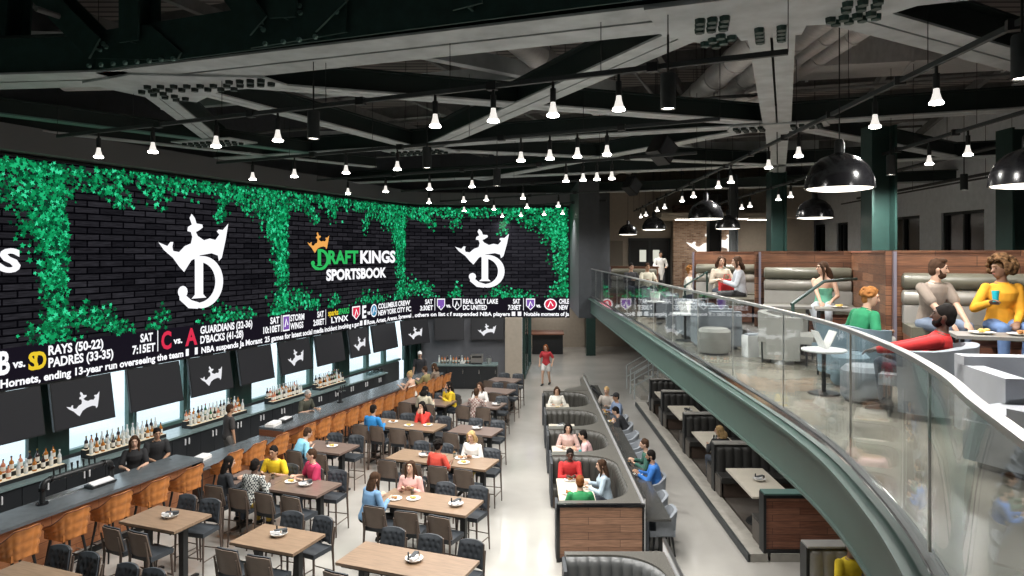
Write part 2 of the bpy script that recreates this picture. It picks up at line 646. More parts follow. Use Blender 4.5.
def screen_mesh(s0, s1, z0, z1, off, n=140):
    bm = bmesh.new()
    uvl = bm.loops.layers.uv.new('UVMap')
    prev = None
    for i in range(n + 1):
        s = lerp(s0, s1, i / n)
        a, b = bm.verts.new(wallpt(s, z0, off)), bm.verts.new(wallpt(s, z1, off))
        if prev:
            f = bm.faces.new((prev[0], a, b, prev[1]))
            for lp, uv in zip(f.loops, ((prev[2], z0), (s, z0), (s, z1), (prev[2], z1))):
                lp[uvl].uv = uv
        prev = (a, b, s)
    me = bpy.data.meshes.new('display')
    bm.to_mesh(me)
    bm.free()
    o = bpy.data.objects.new('display', me)
    COL.objects.link(o)
    o.parent = vw
    return o


wall_ribbon(-9, S_END, Z0 - .04, Z1 + .05, -.2, -.012, 180).build('cabinet', M['black'], vw)
dm = brick_mat('display_brick', (.008, .0078, .010), (.026, .025, .030), (.0012, .0012, .002), .62, .155, .022, .8, coords='UV', emit=1.0, grain=.55)
o = screen_mesh(-9, S_END, 3.62, Z1, 0.0)
o.data.materials.append(dm)
o2 = screen_mesh(-9, S_END, Z0, 3.62, 0.0)
o2.name = 'ticker_band'
o2.data.materials.append(emis('display_black', (.008, .006, .012)))

EM = {'w': emis('display_white', (.92, .92, .95), 1.15), 'g': emis('display_green', (.03, .52, .12), 1.0),
      'o': emis('display_orange', (.90, .42, .10), 1.0), 'y': emis('display_yellow', (.85, .60, .03), 1.0),
      'r': emis('display_red', (.75, .03, .08), 1.0), 'b': emis('display_blue', (.05, .28, .50), 1.0),
      'p': emis('display_purple', (.22, .10, .45), 1.0), 'k': emis('display_dark', (.006, .006, .01), 1.0)}


def flat(name, tris_or_polys, m, off, parent=None, fn=None):
    """polygons in (s,z) laid on the display"""
    bm = bmesh.new()
    for poly in tris_or_polys:
        of = off if isinstance(off, float) or isinstance(off, int) else off()
        vs = [bm.verts.new((fn or wallpt)(s, z, of)) for s, z in poly]
        if len(poly) < 5:
            tris = [range(len(poly))]
        else:
            tris = tessellate_polygon([[Vector((s, z, 0)) for s, z in poly]])
        for t in tris:
            try:
                bm.faces.new([vs[i] for i in t])
            except ValueError:
                pass
    me = bpy.data.meshes.new(name)
    bm.to_mesh(me)
    bm.free()
    me.materials.append(m)
    o = bpy.data.objects.new(name, me)
    COL.objects.link(o)
    o.parent = parent or vw
    return o


TXT = {}


def text_polys(txt, bold=.03, sx=1.0):
    cu = bpy.data.curves.new('t', 'FONT')
    cu.body = txt
    cu.offset = bold
    cu.resolution_u = 3
    ob = bpy.data.objects.new('t', cu)
    COL.objects.link(ob)
    bpy.context.view_layer.update()
    dg = bpy.context.evaluated_depsgraph_get()
    me = bpy.data.meshes.new_from_object(ob.evaluated_get(dg))
    vs = [v.co.copy() for v in me.vertices]
    ps = [[(vs[i].x * sx, vs[i].y) for i in p.vertices] for p in me.polygons]
    bpy.data.objects.remove(ob)
    bpy.data.curves.remove(cu)
    bpy.data.meshes.remove(me)
    return ps


def fit_text(name, txt, s0, s1, zb, cap, m, off=.012, bold=.03, shear=0.0, fn=None, parent=None):
    """text with cap height `cap`, base line zb, stretched to run from s0 to s1"""
    ps = text_polys(txt, bold)
    xs = [x for p in ps for x, y in p]
    x0, x1 = min(xs), max(xs)
    k = cap / .70
    out = [[(lerp(s0, s1, (x - x0) / (x1 - x0)) + shear * y * k, zb + y * k) for x, y in p] for p in ps]
    return flat(name, out, m, off, parent, fn)


def s_px(px):
    k = (px - CX) / F
    # straight run
    s = (k * P0.y - P0.x) / (U.x - k * U.y)
    if 0 <= s + 6 and s <= S1:
        return s
    lo, hi = S1, S_END + 2
    for _ in range(50):
        mid = (lo + hi) / 2
        p = wallpt(mid, 0)
        if p.x / p.y < k:
            lo = mid
        else:
            hi = mid
    return lo


def sz(px, py):
    s = s_px(px)
    p = wallpt(s, 0)
    return s, E + (CY - py) * p.y / F


# ivy: leaf sprays along strokes, repeated once per panel (s relative to the right edge of its ivy column)
def leaf(s, z, r, a):
    pts = []
    for k, q in enumerate((1.0, .42, .75, .35, .62, .22, .62, .35, .75, .42)):
        th = a + 2 * pi * k / 10
        pts.append((s + r * q * sin(th), z + r * q * cos(th)))
    return pts


STROKES = []                                       # (points [(ds,z)...], half width, leaves per metre)


def stroke_px(pts, w, n):
    STROKES.append(([(sz(x, y)[0] - SCOL[1], sz(x, y)[1]) for x, y in pts], w, n))


stroke_px([(68, 166), (105, 170), (140, 176), (175, 181), (215, 186), (250, 189), (285, 193)], .30, 95)
stroke_px([(72, 180), (100, 186), (118, 192)], .22, 60)
stroke_px([(112, 186), (120, 200), (130, 208)], .20, 60)
stroke_px([(150, 182), (157, 196), (161, 204)], .34, 100)
stroke_px([(175, 180), (180, 190), (187, 196)], .1, 25)
stroke_px([(196, 182), (202, 190), (214, 190)], .08, 20)
stroke_px([(232, 192), (222, 204), (218, 222)], .20, 75)
stroke_px([(236, 192), (248, 204), (256, 214)], .28, 90)
stroke_px([(255, 200), (268, 216), (276, 240)], .36, 110)
stroke_px([(272, 196), (279, 220), (281, 250), (283, 275)], .42, 200)
stroke_px([(285, 196), (284, 220), (284.5, 250)], .22, 150)
stroke_px([(282, 270), (285, 290), (284, 310)], .34, 130)
stroke_px([(284, 296), (277, 312), (272, 326)], .36, 130)
stroke_px([(287.5, 306), (297, 296), (306, 298), (316, 309)], .30, 110)
stroke_px([(152, 336), (160, 322), (163, 312)], .26, 80)
stroke_px([(208, 328), (216, 318), (221, 308)], .34, 100)
stroke_px([(222, 322), (234, 318), (246, 316), (255, 322)], .26, 90)
stroke_px([(186, 331), (196, 325), (200, 321)], .10, 20)
rng = random.Random(5)
LV = [[], [], [], [], []]
for sc in [SCOL[1] - 14.8] + SCOL:
    for q_, (pts, w, dens) in enumerate(STROKES):
        clip = 8 <= q_ <= 12
        for (a, za), (b, zb) in zip(pts[:-1], pts[1:]):
            L = sqrt((b - a) ** 2 + (zb - za) ** 2)
            for _ in range(int(L * dens * 1.3) + 1):
                t = rng.random()
                g1, g2 = rng.gauss(0, .55), rng.gauss(0, .55)
                s, z = sc + lerp(a, b, t) + g1 * w, lerp(za, zb, t) + g2 * w
                if s > S_END - .08 or s < -8.8 or z > Z1 - .03 or z < 3.64 or (clip and s > sc + 7.45 and z < 6.75):
                    continue
                LV[rng.choice((0, 0, 0, 1, 1, 1, 1, 2, 2, 3, 3, 3, 4))].append(leaf(s, z, rng.uniform(.045, .105), rng.uniform(0, 6.28)))
for k, (c, ofs) in enumerate((((.006, .31, .105), 0), ((.003, .15, .05), 0), ((.015, .50, .19), 0), ((.0025, .05, .022), 0), ((.05, .76, .36), 0))):
    o = flat('ivy', LV[k], emis('display_ivy_%d' % k, c, 1.0), lambda: rng.uniform(.003, .011))
    o['kind'] = 'stuff'

# crown and letter marks
CROWN_O = [(632, 393), (668, 408), (680, 392), (692, 392), (688, 412), (692, 428), (715, 432), (738, 408), (762, 398), (768, 372), (762, 352), (748, 348),
           (750, 332), (766, 322), (757, 296), (765, 279), (778, 296), (785, 318), (808, 322), (810, 334), (794, 346), (782, 352), (790, 368), (815, 385),
           (838, 378), (860, 384), (876, 362), (866, 350), (872, 342), (890, 344), (912, 318), (902, 380), (886, 455), (874, 468), (870, 446), (845, 437),
           (800, 445), (764, 466), (735, 512), (715, 490), (690, 455), (655, 425)]


def px4(p, ox, oy):
    return sz(ox + p[0] / 4, oy + p[1] / 4)


MARK = {'crown': [(lambda q: (q[0] - 5.06, q[1]))(px4(p, 0, 144)) for p in CROWN_O]}


def ribbon2(pts, ws):
    L, Rr = [], []
    for i, (x, y) in enumerate(pts):
        a = pts[max(i - 1, 0)]
        b = pts[min(i + 1, len(pts) - 1)]
        dx, dy = b[0] - a[0], b[1] - a[1]
        l = max(sqrt(dx * dx + dy * dy), 1e-5)
        nx, ny = -dy / l, dx / l
        L.append((x + nx * ws[i] / 2, y + ny * ws[i] / 2))
        Rr.append((x - nx * ws[i] / 2, y - ny * ws[i] / 2))
    return [[L[i], L[i + 1], Rr[i + 1], Rr[i]] for i in range(len(pts) - 1)]


def d_mark(cs, zb, w, h):
    """hooked D letter centred on cs, bottom zb"""
    polys = []
    x = lambda u: cs + (u - .5) * w
    z = lambda v: zb + v * h
    bowl, ws = [], []
    for k in range(25):
        th = pi / 2 + .30 - (pi + .75) * k / 24
        bowl.append((x(.50 + .42 * cos(th)), z(.5 + .44 * sin(th))))
        ws.append((.085 + .085 * max(0, cos(th)) ** 1.2 + (.03 if k < 22 else 0)) * h)
    polys += ribbon2(bowl, ws)
    hook = [(x(.46), z(.06)), (x(.28), z(.10)), (x(.12), z(.24)), (x(.10), z(.38))]
    polys += ribbon2(hook, [.12 * h, .16 * h, .15 * h, .10 * h])
    for k in range(12):
        a0, a1 = 2 * pi * k / 12, 2 * pi * (k + 1) / 12
        polys.append([(x(.13), z(.34)), (x(.13) + .10 * w * cos(a0), z(.34) + .11 * h * sin(a0)), (x(.13) + .10 * w * cos(a1), z(.34) + .11 * h * sin(a1))])
    polys.append([(x(.38), z(.2)), (x(.56), z(.2)), (x(.56), z(.94)), (x(.38), z(.90))])
    polys.append([(x(.31), z(.2)), (x(.63), z(.2)), (x(.56), z(.27)), (x(.38), z(.27))])
    return polys


def crown_at(cs, dz, k, zref=5.13):
    return [[(cs + s * k, zref + (z - zref) * k + dz) for s, z in MARK['crown']]]


for c in (SCOL[1] + 3.7, SCOL[3] + 3.7):
    flat('crown_mark', crown_at(c, 0, 1.0), EM['w'], .012)
    flat('letter_mark', d_mark(c + .1, 4.06, 1.62, 1.46), EM['w'], .013)
Q2 = {k: s_px(k) - SCOL[2] for k in (307, 311, 326, 328, 329, 358, 360, 386, 395)}
for c in (SCOL[2], SCOL[0] - .28):
    # two-line word mark with a small crown over its first letter
    cx = c + (Q2[307] + Q2[329]) / 2
    k = (Q2[329] - Q2[307]) / 2.42
    flat('crown_mark', [[(cx + (s + .07) * k, 5.62 + (z - 5.13) * .46) for s, z in MARK['crown']]], EM['o'], .012)
    flat('letter_mark', d_mark(c + (Q2[311] + Q2[328]) / 2, 5.0, Q2[328] - Q2[311] + .1, .74), EM['g'], .013)
    fit_text('word_mark', 'RAFT', c + Q2[328], c + Q2[358], 5.22, .46, EM['g'], bold=.035)
    fit_text('word_mark', 'KINGS', c + Q2[360], c + Q2[395], 5.22, .46, EM['w'], bold=.04)
    fit_text('word_mark', 'SPORTSBOOK', c + Q2[326], c + Q2[386], 4.63, .37, EM['w'], bold=.045)

# ticker text, two team lines above one headline
ZR, ZP, ZT = 3.30, 3.02, 2.82


def tk(txt, x0, x1, row, m='w', cap=None):
    zb, c = {'a': (3.36, .20), 'b': (3.09, .20), 't': (2.815, .165), 'm': (3.19, .17), 'big': (3.10, .46)}[row]
    fit_text('ticker_text', txt, s_px(x0), s_px(x1), zb, cap or c, EM[m], bold=.035)


def logo_px(x0, x1, kind, m, m2='w'):
    a, b = s_px(x0), s_px(x1)
    z0, z1 = 3.06, 3.58
    mid = (a + b) / 2
    if kind == 'shield':
        P = [(a, z1), (b, z1), (b, z0 + .2), (mid, z0), (a, z0 + .2)]
    elif kind == 'disc':
        P = [(mid + (b - a) / 2 * cos(k * pi / 8), 3.32 + .26 * sin(k * pi / 8)) for k in range(16)]
    else:
        P = [(a, z0), (b, z0), (b, z1), (a, z1)]
    flat('team_badge', [P], EM[m2], .008)
    q = .82
    flat('team_badge', [[(mid + (s - mid) * q, 3.32 + (z - 3.32) * q) for s, z in P]], EM[m], .012)
    flat('team_badge', ribbon2([(lerp(a, b, .3), 3.2), (mid, 3.45), (lerp(a, b, .7), 3.25)], [.05, .07, .05]), EM[m2], .015)


tk('B', -2, 9.5, 'big')
tk('vs.', 12, 25, 'm')
tk('S', 28, 38, 'big', 'y', .36)
tk('D', 34, 46, 'big', 'y', .36)
tk('RAYS (50-22)', 48, 103, 'a')
tk('PADRES (33-35)', 48, 113, 'b')
tk('SAT', 140, 152.5, 'a')
tk('7:15ET', 132, 155, 'b')
tk('C', 161, 171, 'big', 'r', .44)
tk('vs.', 173, 182, 'm')
tk('A', 185, 197, 'big', 'r', .44)
tk('GUARDIANS (32-36)', 200, 252, 'a')
tk("D'BACKS (41-28)", 200, 243, 'b')
tk('SAT', 270, 279, 'a')
tk('10:10ET', 263, 280, 'b')
logo_px(282.5, 289.5, 'box', 'p')
tk('STORM', 290, 304, 'a')
tk('WINGS', 290, 303, 'b')
tk('SAT', 317, 323.5, 'a')
tk('2:00ET', 313, 324, 'b')
tk('sparks', 328, 338, 'a', 'y')
tk('SPARKS', 338, 349, 'a', 'g')
tk('LYNX', 331, 348, 'b')
logo_px(352, 360, 'shield', 'r')
tk('E', 362, 366, 'big')
tk('vs', 367, 370, 'm')
logo_px(370.5, 377, 'disc', 'b')
tk('COLUMBUS CREW', 378, 410, 'a')
tk('NEW YORK CITY FC', 378, 411, 'b')
tk('SAT', 425, 432.5, 'a')
tk('3:30ET', 420, 433, 'b')
logo_px(437, 445, 'shield', 'p')
tk('vs.', 446, 451, 'm')
logo_px(452.5, 461.5, 'shield', 'k')
tk('REAL SALT LAKE', 463, 498, 'a')
tk('DC UNITED', 463, 487, 'b')
tk('SAT', 513, 520, 'a')
tk('7:30ET', 508, 521, 'b')
logo_px(526, 535, 'shield', 'p')
tk('vs.', 536, 541, 'm')
logo_px(544, 557, 'disc', 'r')
tk('CHILE', 559, 569, 'a')
tk('NEW', 559, 568, 'b')
for x in (157.5, 281, 325.5, 434.8, 523.5):
    s = s_px(x)
    flat('ticker_rule', [[(s - .012, 3.06), (s + .012, 3.06), (s + .012, 3.6), (s - .012, 3.6)]], EM['w'], .01)
tk('Hornets, ending 13-year run overseeing the team', 0, 183, 't')
tk('NBA suspends Ja Morant', 201, 262, 't')
tk('25 games for latest social media incident involving a gun', 264.5, 359, 't')
tk('Rose, Artest, Arenas, Sprewell, others on list of suspended NBA players', 367, 510, 't')
tk('Notable moments of Ja', 524, 569, 't')
tk('Charlotte', -70, -4, 't')
for x in (187, 196, 361, 365, 513.5, 519.5):
    s = s_px(x)
    d = .05 if x < 300 else .08
    flat('ticker_badge', [[(s - d, 2.81), (s + d, 2.81), (s + d, 3.0), (s - d, 3.0)]], EM['w'], .01)

# ---------------------------------------------------------------- televisions under the screen
TVS = [(-30, 43, 412), (43, 112, 401), (121, 180, 386), (183, 230, 373.5), (233, 271, 363), (274, 309, 355), (311, 342, 348), (345, 367, 342),
       (368, 395, 337), (397, 429, 333), (432, 466, 331), (469, 506, 328.5)]
for i, (x0, x1, yc) in enumerate(TVS):
    a, b = s_px(x0), s_px(x1)
    if i == 0:
        a = b - 1.9
    pa, pb = wallpt(a, 0, .12), wallpt(b, 0, .12)
    c = (pa + pb) / 2
    d = pb - pa
    wd = d.length * .89
    rz = math.atan2(d.y, d.x)
    h = 1.06 if i < 10 else .98
    zt = 2.74
    zc = zt - h / 2
    lit = i % 2 == 1
    t = thing('television', ('television showing a white crown' if lit else 'blank dark television') +
              ', %s from left under the video wall' % ORD[i], 'television', (c.x, c.y, zc), rz, 'televisions under the video wall')
    T = Matrix.Rotation(R(-9), 3, 'X')
    MB().box((0, 0, 0), (wd, .06, h), 0, T).bevel(.01).build('housing', M['black'], t)
    MB().box(T @ Vector((0, -.034, 0)), (wd - .05, .006, h - .05), 0, T).build('screen', M['screen'], t)
    mb = MB()
    mb.box((0, .16, .38), (.3, .2, .3))
    mb.cyl((0, .2, .3), (0, .2, .9), .035)
    mb.build('mount', M['black'], t)
    if lit:
        k = .33
        fn = lambda s, z, off: T @ Vector((s, -.045, z - 5.9 - .02))
        flat('crown_mark', [[((s + .02) * .34, 5.9 + (z - 5.95) * .34) for s, z in MARK['crown']]], emis('tv_crown', (.85, .85, .88)), 0, t, fn)
# ================================================================ the bar
B0 = Vector((-8.53, 11.1, 0))                      # front edge line of the bar
BRZ = pi / 2 - A20                                  # local x along the bar, local y towards the windows


def bar_at(t, off=0.0, z=0.0):
    p = B0 + U * t - W * off
    return Vector((p.x, p.y, z))


def counter(name, label, t0, t1, z, mfront, ends=(False, True)):
    o = thing(name, label, 'bar counter', bar_at(t0), BRZ)
    L = t1 - t0
    MB().box((L / 2, .36, z - .03), (L, .80, .06)).bevel(.008).build('worktop', M['bartop'], o)
    MB().box((L / 2, .26, (z - .06) / 2 + .04), (L - .04, .06, z - .14)).build('front_panel', mfront, o)
    MB().box((L / 2, .48, (z - .06) / 2), (L - .06, .36, z - .06)).build('cabinet', M['cabinet'], o)
    MB().box((L / 2, .2, .06), (L, .10, .12)).build('plinth', M['black'], o)
    mb = MB().tube([(.05, .02, .2), (L - .05, .02, .2)], .022)
    n = int(L / 1.2)
    for k in range(n + 1):
        mb.cyl((.1 + k * (L - .2) / n, .02, .2), (.1 + k * (L - .2) / n, .2, .2), .012)
    mb.build('foot_rail', M['steel'], o)
    for e, x in zip(ends, (.02, L - .02)):
        if e:
            MB().box((x, .36, (z - .06) / 2), (.05, .76, z - .06)).build('end_panel', M['cabinet'] if x > .1 else M['orangewood'], o)
    return o


counter('bar_counter', 'near run of the dark stone bar with the black pipe draft tower', -2.6, 4.15, 1.1, M['orangewood'])
counter('bar_counter', 'lower drop-down run of the bar between its two high runs', 4.15, 6.75, .88, M['orangewood'], (False, False))
cf = counter('bar_counter', 'long far run of the dark stone bar ending at three seated drinkers', 6.75, 15.6, 1.1, M['orangewood'], (True, True))

# draft tower of black pipe
o = thing('draft_tower', 'black pipe beer tower arching over the near end of the bar top', 'beer tower', bar_at(1.02, .5, 1.1), BRZ)
pts = [(0, 0, 0), (0, 0, .30)] + [(.10 - .10 * cos(a), 0, .30 + .10 * sin(a)) for a in (.4, .8, 1.2, 1.57)] + [(1.25, 0, .40)] + \
      [(1.25 + .1 * sin(a), 0, .30 + .10 * cos(a)) for a in (.4, .8, 1.2, 1.57)] + [(1.35, 0, 0)]
MB().tube(pts, .048, 12).build('pipe', M['black'], o)
for x in (0, 1.35):
    MB().cyl((x, 0, 0), (x, 0, .03), .10, n=14).build('flange', M['blackgloss'], o)
    MB().cyl((x, 0, .24), (x, 0, .29), .062, n=12).build('collar', M['blackgloss'], o)
for x in (.13, 1.16):
    MB().cyl((x, 0, .40), (x + .05, 0, .40), .062, n=12).build('collar', M['blackgloss'], o)
for k in range(8):
    x = .28 + k * .115
    h = MB().cyl((x, .04, .40), (x, .12, .38), .014).cyl((x, .12, .38), (x, .12, .30), .010).build('tap', M['chrome'], o)
    MB().cyl((x, .10, .40), (x, .11, .56), .012, .02).build('tap_handle', M['black'], h)
o = thing('drip_tray', 'long steel drip tray under the black beer tower', 'tray', bar_at(1.15, .66, 1.1), BRZ)
MB().box((.55, 0, .012), (1.1, .16, .024)).bevel(.005).build('tray', M['steel'], o)
o = thing('cash_register', 'point of sale terminal beside the beer tower on the bar top', 'till', bar_at(2.1, .42, 1.1), BRZ)
MB().box((0, .05, .03), (.46, .24, .06)).bevel(.01).build('base', M['black'], o)
MB().box((0, 0, .085), (.44, .02, .15), 0, Matrix.Rotation(R(-75), 3, 'X')).bevel(.006).build('screen', M['white'], o)
for k, (t, z, lb) in enumerate(((4.62, .88, 'white order pad lying on the low run of the bar'), (7.0, 1.1, 'white menu stack near the start of the far bar run'), (7.45, 1.1, 'black trimmed condiment organiser on the far bar run'))):
    o = thing(('order_pad', 'menu_stack', 'condiment_organiser')[k], lb, ('pad', 'menus', 'organiser')[k], bar_at(t, .5, z), BRZ + .2)
    MB().box((0, 0, .035), (.42, .24, .07)).bevel(.012).build('tray', M['paper'] if k < 2 else M['black'], o)
    MB().box((.03, .01, .08), (.36, .19, .02)).bevel(.005).build('top_sheet', M['white'], o)
o = thing('draft_tower', 'short black tap column further along the far bar run', 'beer tower', bar_at(9.9, .5, 1.1), BRZ)
MB().cyl((0, 0, 0), (0, 0, .02), .09).cyl((0, 0, 0), (0, 0, .38), .045).tube([(-.16, 0, .36), (.16, 0, .36)], .045).build('pipe', M['black'], o)
for k in range(3):
    x = -.1 + k * .1
    h = MB().cyl((x, -.03, .36), (x, -.12, .34), .013).build('tap', M['chrome'], o)
    MB().cyl((x, -.08, .37), (x, -.09, .52), .011, .018).build('tap_handle', M['black'], h)

# back bar: cabinets along the windows with one continuous top
BL = 2.42                                           # distance of the cabinet fronts behind the bar front line
o = thing('window_counter', 'continuous grey green counter top running under the bar windows', 'countertop', bar_at(-2.6, BL, 0), BRZ)
MB().box((9.1, .36, .93), (18.3, .78, .05)).bevel(.006).build('slab', M['backtop'], o)
n = 20
cw = 18.2 / n


def make_cabinet():
    o = thing('back_bar_cabinet', 'x', 'cabinet', (0, 0, 0))
    MB().box((cw / 2, .37, .48), (cw - .006, .66, .84)).build('body', M['cabinet'], o)
    for k in (0, 1):
        d = MB().box((cw * (.25 + .5 * k), .03, .50), (cw / 2 - .012, .022, .76)).bevel(.004).build('door', M['cabinet'], o)
        MB().box((cw * .5 + (.06 if k else -.06), .005, .74), (.022, .03, .16)).bevel(.005).build('handle', M['white'], d)
    MB().box((cw / 2, .39, .03), (cw - .01, .6, .06)).build('plinth', M['black'], o)
    return o


K = Kind(make_cabinet())
for i in range(n):
    K.put(bar_at(-2.6 + i * cw, BL), BRZ, 'black double door cabinet under the window counter, %s from the near end' % ORD[i] if i < 20 else '', 'back bar cabinets')

# bottle shelves: two step trays with bottles, each bottle on its own
BT = {'clear': mat('bottle_clear', (.62, .66, .66), .12), 'amber': mat('bottle_amber', (.42, .15, .02), .12), 'green': mat('bottle_green', (.03, .12, .05), .12),
      'dark': mat('bottle_dark', (.03, .02, .02), .12), 'rose': mat('bottle_rose', (.60, .22, .12), .12)}
CAPM = {'clear': M['white'], 'amber': M['black'], 'green': mat('cap_red', (.4, .03, .03), .4), 'dark': mat('cap_gold', (.5, .35, .1), .3, 1), 'rose': M['chrome']}
LABM = mat('bottle_label', (.78, .74, .66), .7)


def make_bottle(k):
    o = thing(k + '_bottle', 'x', 'bottle', (0, 0, 0))
    h = {'clear': .31, 'amber': .29, 'green': .32, 'dark': .30, 'rose': .28}[k]
    r = {'clear': .038, 'amber': .043, 'green': .036, 'dark': .040, 'rose': .044}[k]
    MB().lathe([(r * .9, 0), (r, .01), (r, h * .55), (r * .85, h * .63), (r * .4, h * .72), (.014, h * .78), (.014, h * .95)], 12).build('glass', BT[k], o)
    MB().lathe([(.017, h * .91), (.017, h), (.010, h + .004)], 10).build('cap', CAPM[k], o)
    MB().lathe([(r + .001, h * .14), (r + .0015, h * .15), (r + .0015, h * .44), (r + .001, h * .45)], 12, cap=False).build('label', LABM, o)
    return o


BK = {k: Kind(make_bottle(k)) for k in BT}
brng = random.Random(3)
SHELVES = [(-1.6, .95, 'nearest the left edge', 15), (1.55, 3.55, 'behind the beer tower', 15), (4.35, 6.35, 'behind the low bar run', 15),
           (7.45, 8.95, 'fourth along the windows', 14), (9.75, 11.2, 'fifth along the windows', 13)]
WORDS = {'clear': 'clear spirit bottle with white cap', 'amber': 'amber whiskey bottle with black cap', 'green': 'dark green bottle with red cap', 'dark': 'near-black bottle with gold cap', 'rose': 'pinkish orange bottle with silver cap'}
for s0, s1, where, nb in SHELVES:
    # measured along the video wall's line; bring it to the bar's frame
    t0 = (wallpt(s0, 0) - B0).dot(U)
    t1 = t0 + s1 - s0
    off = 2.62
    o = thing('bottle_shelf', 'lit two-step bottle shelf ' + where, 'shelf', bar_at(t0, off, .955), BRZ)
    L = t1 - t0
    MB().box((L / 2, .10, .04), (L, .2, .08)).bevel(.005).build('step', M['black'], o)
    MB().box((L / 2, .27, .09), (L, .15, .18)).bevel(.005).build('step', M['black'], o)
    mb = MB().box((L / 2, .10, .083), (L - .02, .18, .006)).box((L / 2, .27, .183), (L - .02, .13, .006))
    mb.build('light_strip', emis('shelf_light', (1, .86, .62), .8), o)
    for row, (oy, oz) in enumerate(((.10, .087), (.27, .187))):
        for k in range(nb):
            kd = brng.choice(['clear', 'clear', 'clear', 'clear', 'amber', 'amber', 'rose', 'green', 'dark', 'dark'])
            t = t0 + .07 + (L - .14) * k / (nb - 1) + brng.uniform(-.012, .012)
            BK[kd].put(bar_at(t, off + oy + brng.uniform(-.012, .012), .955 + oz), brng.uniform(0, 6), '%s, %s from near end, %s row of shelf %s' %
                       (WORDS[kd].split(' with')[0], ORD[k], 'front' if row == 0 else 'back', where), 'bottles on the shelf ' + where)
# glassware standing beyond the bottle shelves
g0 = thing('drinking_glass', 'x', 'glass')
MB().lathe([(.03, 0), (.037, .14), (.034, .14), (.028, .012), (.0, .010)], 12).build('bowl', M['clear'], g0)
K = Kind(g0)
for k in range(16):
    K.put(bar_at((wallpt(12.7, 0) - B0).dot(U) + (k // 2) * .12, 2.6 + (k % 2) * .14, .955), 0, 'clear tumbler on the window counter, %s from near end, %s row' %
          (ORD[k // 2], 'front' if k % 2 == 0 else 'back'), 'tumblers on the window counter')

# far service counter facing the hall
o = thing('service_counter', 'black service counter with clutter in front of the grey back wall', 'counter', (-3.85, 28.1, 0))
MB().box((1.35, .35, .97), (2.75, .75, .06)).bevel(.008).build('worktop', M['backtop'], o)
MB().box((1.35, .36, .47), (2.7, .66, .94)).build('body', M['cabinet'], o)
for k in range(4):
    d = MB().box((.35 + .67 * k, .02, .5), (.65, .02, .84)).bevel(.004).build('door', M['cabinet'], o)
    MB().box((.62 + .67 * k, 0, .72), (.02, .03, .16)).build('handle', M['chrome'], d)
for k in range(12):
    kd = ('clear', 'amber', 'rose', 'dark')[k % 4]
    BK[kd].put((-3.6 + k * .12, 28.62, 1.0), 0, '%s on the service counter, %s from left' % (WORDS[kd].split(' with')[0], ORD[k]), 'bottles on the service counter')
for k in range(10):
    K.put((-3.45 + k * .13, 28.32, 1.0), 0, 'clear tumbler on the black service counter, %s from left' % ORD[k], 'tumblers on the service counter')
o = thing('espresso_machine', 'steel coffee machine on the right half of the service counter', 'coffee machine', (-2.0, 28.5, 1.0))
MB().box((0, 0, .2), (.5, .4, .36)).bevel(.03).build('body', M['steel'], o)
MB().box((0, -.22, .30), (.4, .08, .08)).bevel(.01).build('brew_head', M['black'], o)
MB().box((0, -.2, .03), (.44, .2, .05)).build('drip_tray', M['black'], o)
o = thing('ice_bucket', 'small steel ice bucket near the right end of the service counter', 'bucket', (-1.5, 28.4, 1.0))
MB().lathe([(.09, 0), (.12, .22), (.11, .22), (.08, .02), (0, .02)], 16).build('bucket', M['steel'], o)
MB().tube([(.12 * cos(a), 0, .2 + .13 * sin(a)) for a in [k * pi / 8 for k in range(9)]], .006, 6).build('handle', M['chrome'], o)
o = thing('serving_tray', 'stack of white plates beside the coffee machine', 'plates', (-2.6, 28.35, 1.0))
MB().lathe([(.06, 0), (.11, .02), (.11, .12), (.10, .12), (0, .10)], 16).build('stack', M['plate'], o)

# ---------------------------------------------------------------- seats that wrap round the sitter


M['piping'] = mat('dark_piping', (.16, .045, .015), .5)


def tub(name, mshell, mpad, seat, back, arm, wd, dp, legm, foot=True, tuft=0.0, thick=.055, flare=.05, spread=.07, squared=False, low=None):
    o = thing(name, 'x', 'stool' if seat > .6 else 'chair')

    def rim(u):
        a = lerp(-2.05, 2.05, u)                    # 0 = straight back
        return a, sin(a), -cos(a)

    def height(a):
        k = max(0.0, min(1.0, (abs(a) - .55) / 1.35))
        if squared:
            return lerp(back, arm, k)
        return arm + (back - arm) * (.5 + .5 * cos(pi * k))

    def sq(v):
        return math.copysign(abs(v) ** .72, v)

    def f(u, v):
        a, x, y = rim(u)
        h = lerp(seat - .07 if low is None else low, height(a), v)
        e = flare * (v ** 1.2)
        d = tuft * (abs(sin(u * 9 * pi)) * abs(sin((v * 3.0 + .5) * pi))) if tuft else 0
        return (sq(x) * (wd / 2 + e + d), sq(y) * (dp / 2 + e + d), h)

    def off(u, v):
        a, x, y = rim(u)
        return (-x * thick, -y * thick, 0)
    nu, nv = (54, 14) if tuft else (28, 7)
    mb = MB().slab(f, nu, nv, off)
    mb.build('shell', mshell, o, sharp=50)
    if squared:
        MB().tube([Vector(f(k / 40, 1)) + Vector((0, 0, .004)) for k in range(41)], .009, 6).build('piping', M['piping'], o)
    MB().box((0, .02, seat - .045), (wd - .07, dp - .03, .11)).bevel(.035, 3).build('seat', mpad, o)
    for sx in (-1, 1):
        for sy in (-1, 1):
            p0 = (sx * (wd / 2 - .09), sy * (dp / 2 - .09), seat - .09)
            p1 = (sx * (wd / 2 - .09 + spread), sy * (dp / 2 - .09 + spread), 0)
            MB().cyl(p0, p1, .024, .014, 8).build('leg', legm, o)
    if foot:
        z = .28
        q = spread * (1 - z / seat)
        w2, d2 = wd / 2 - .09 + q, dp / 2 - .09 + q
        MB().tube([(-w2, -d2, z), (w2, -d2, z), (w2, d2, z), (-w2, d2, z)], .011, 6, close=True).build('footrest', legm, o)
    return o


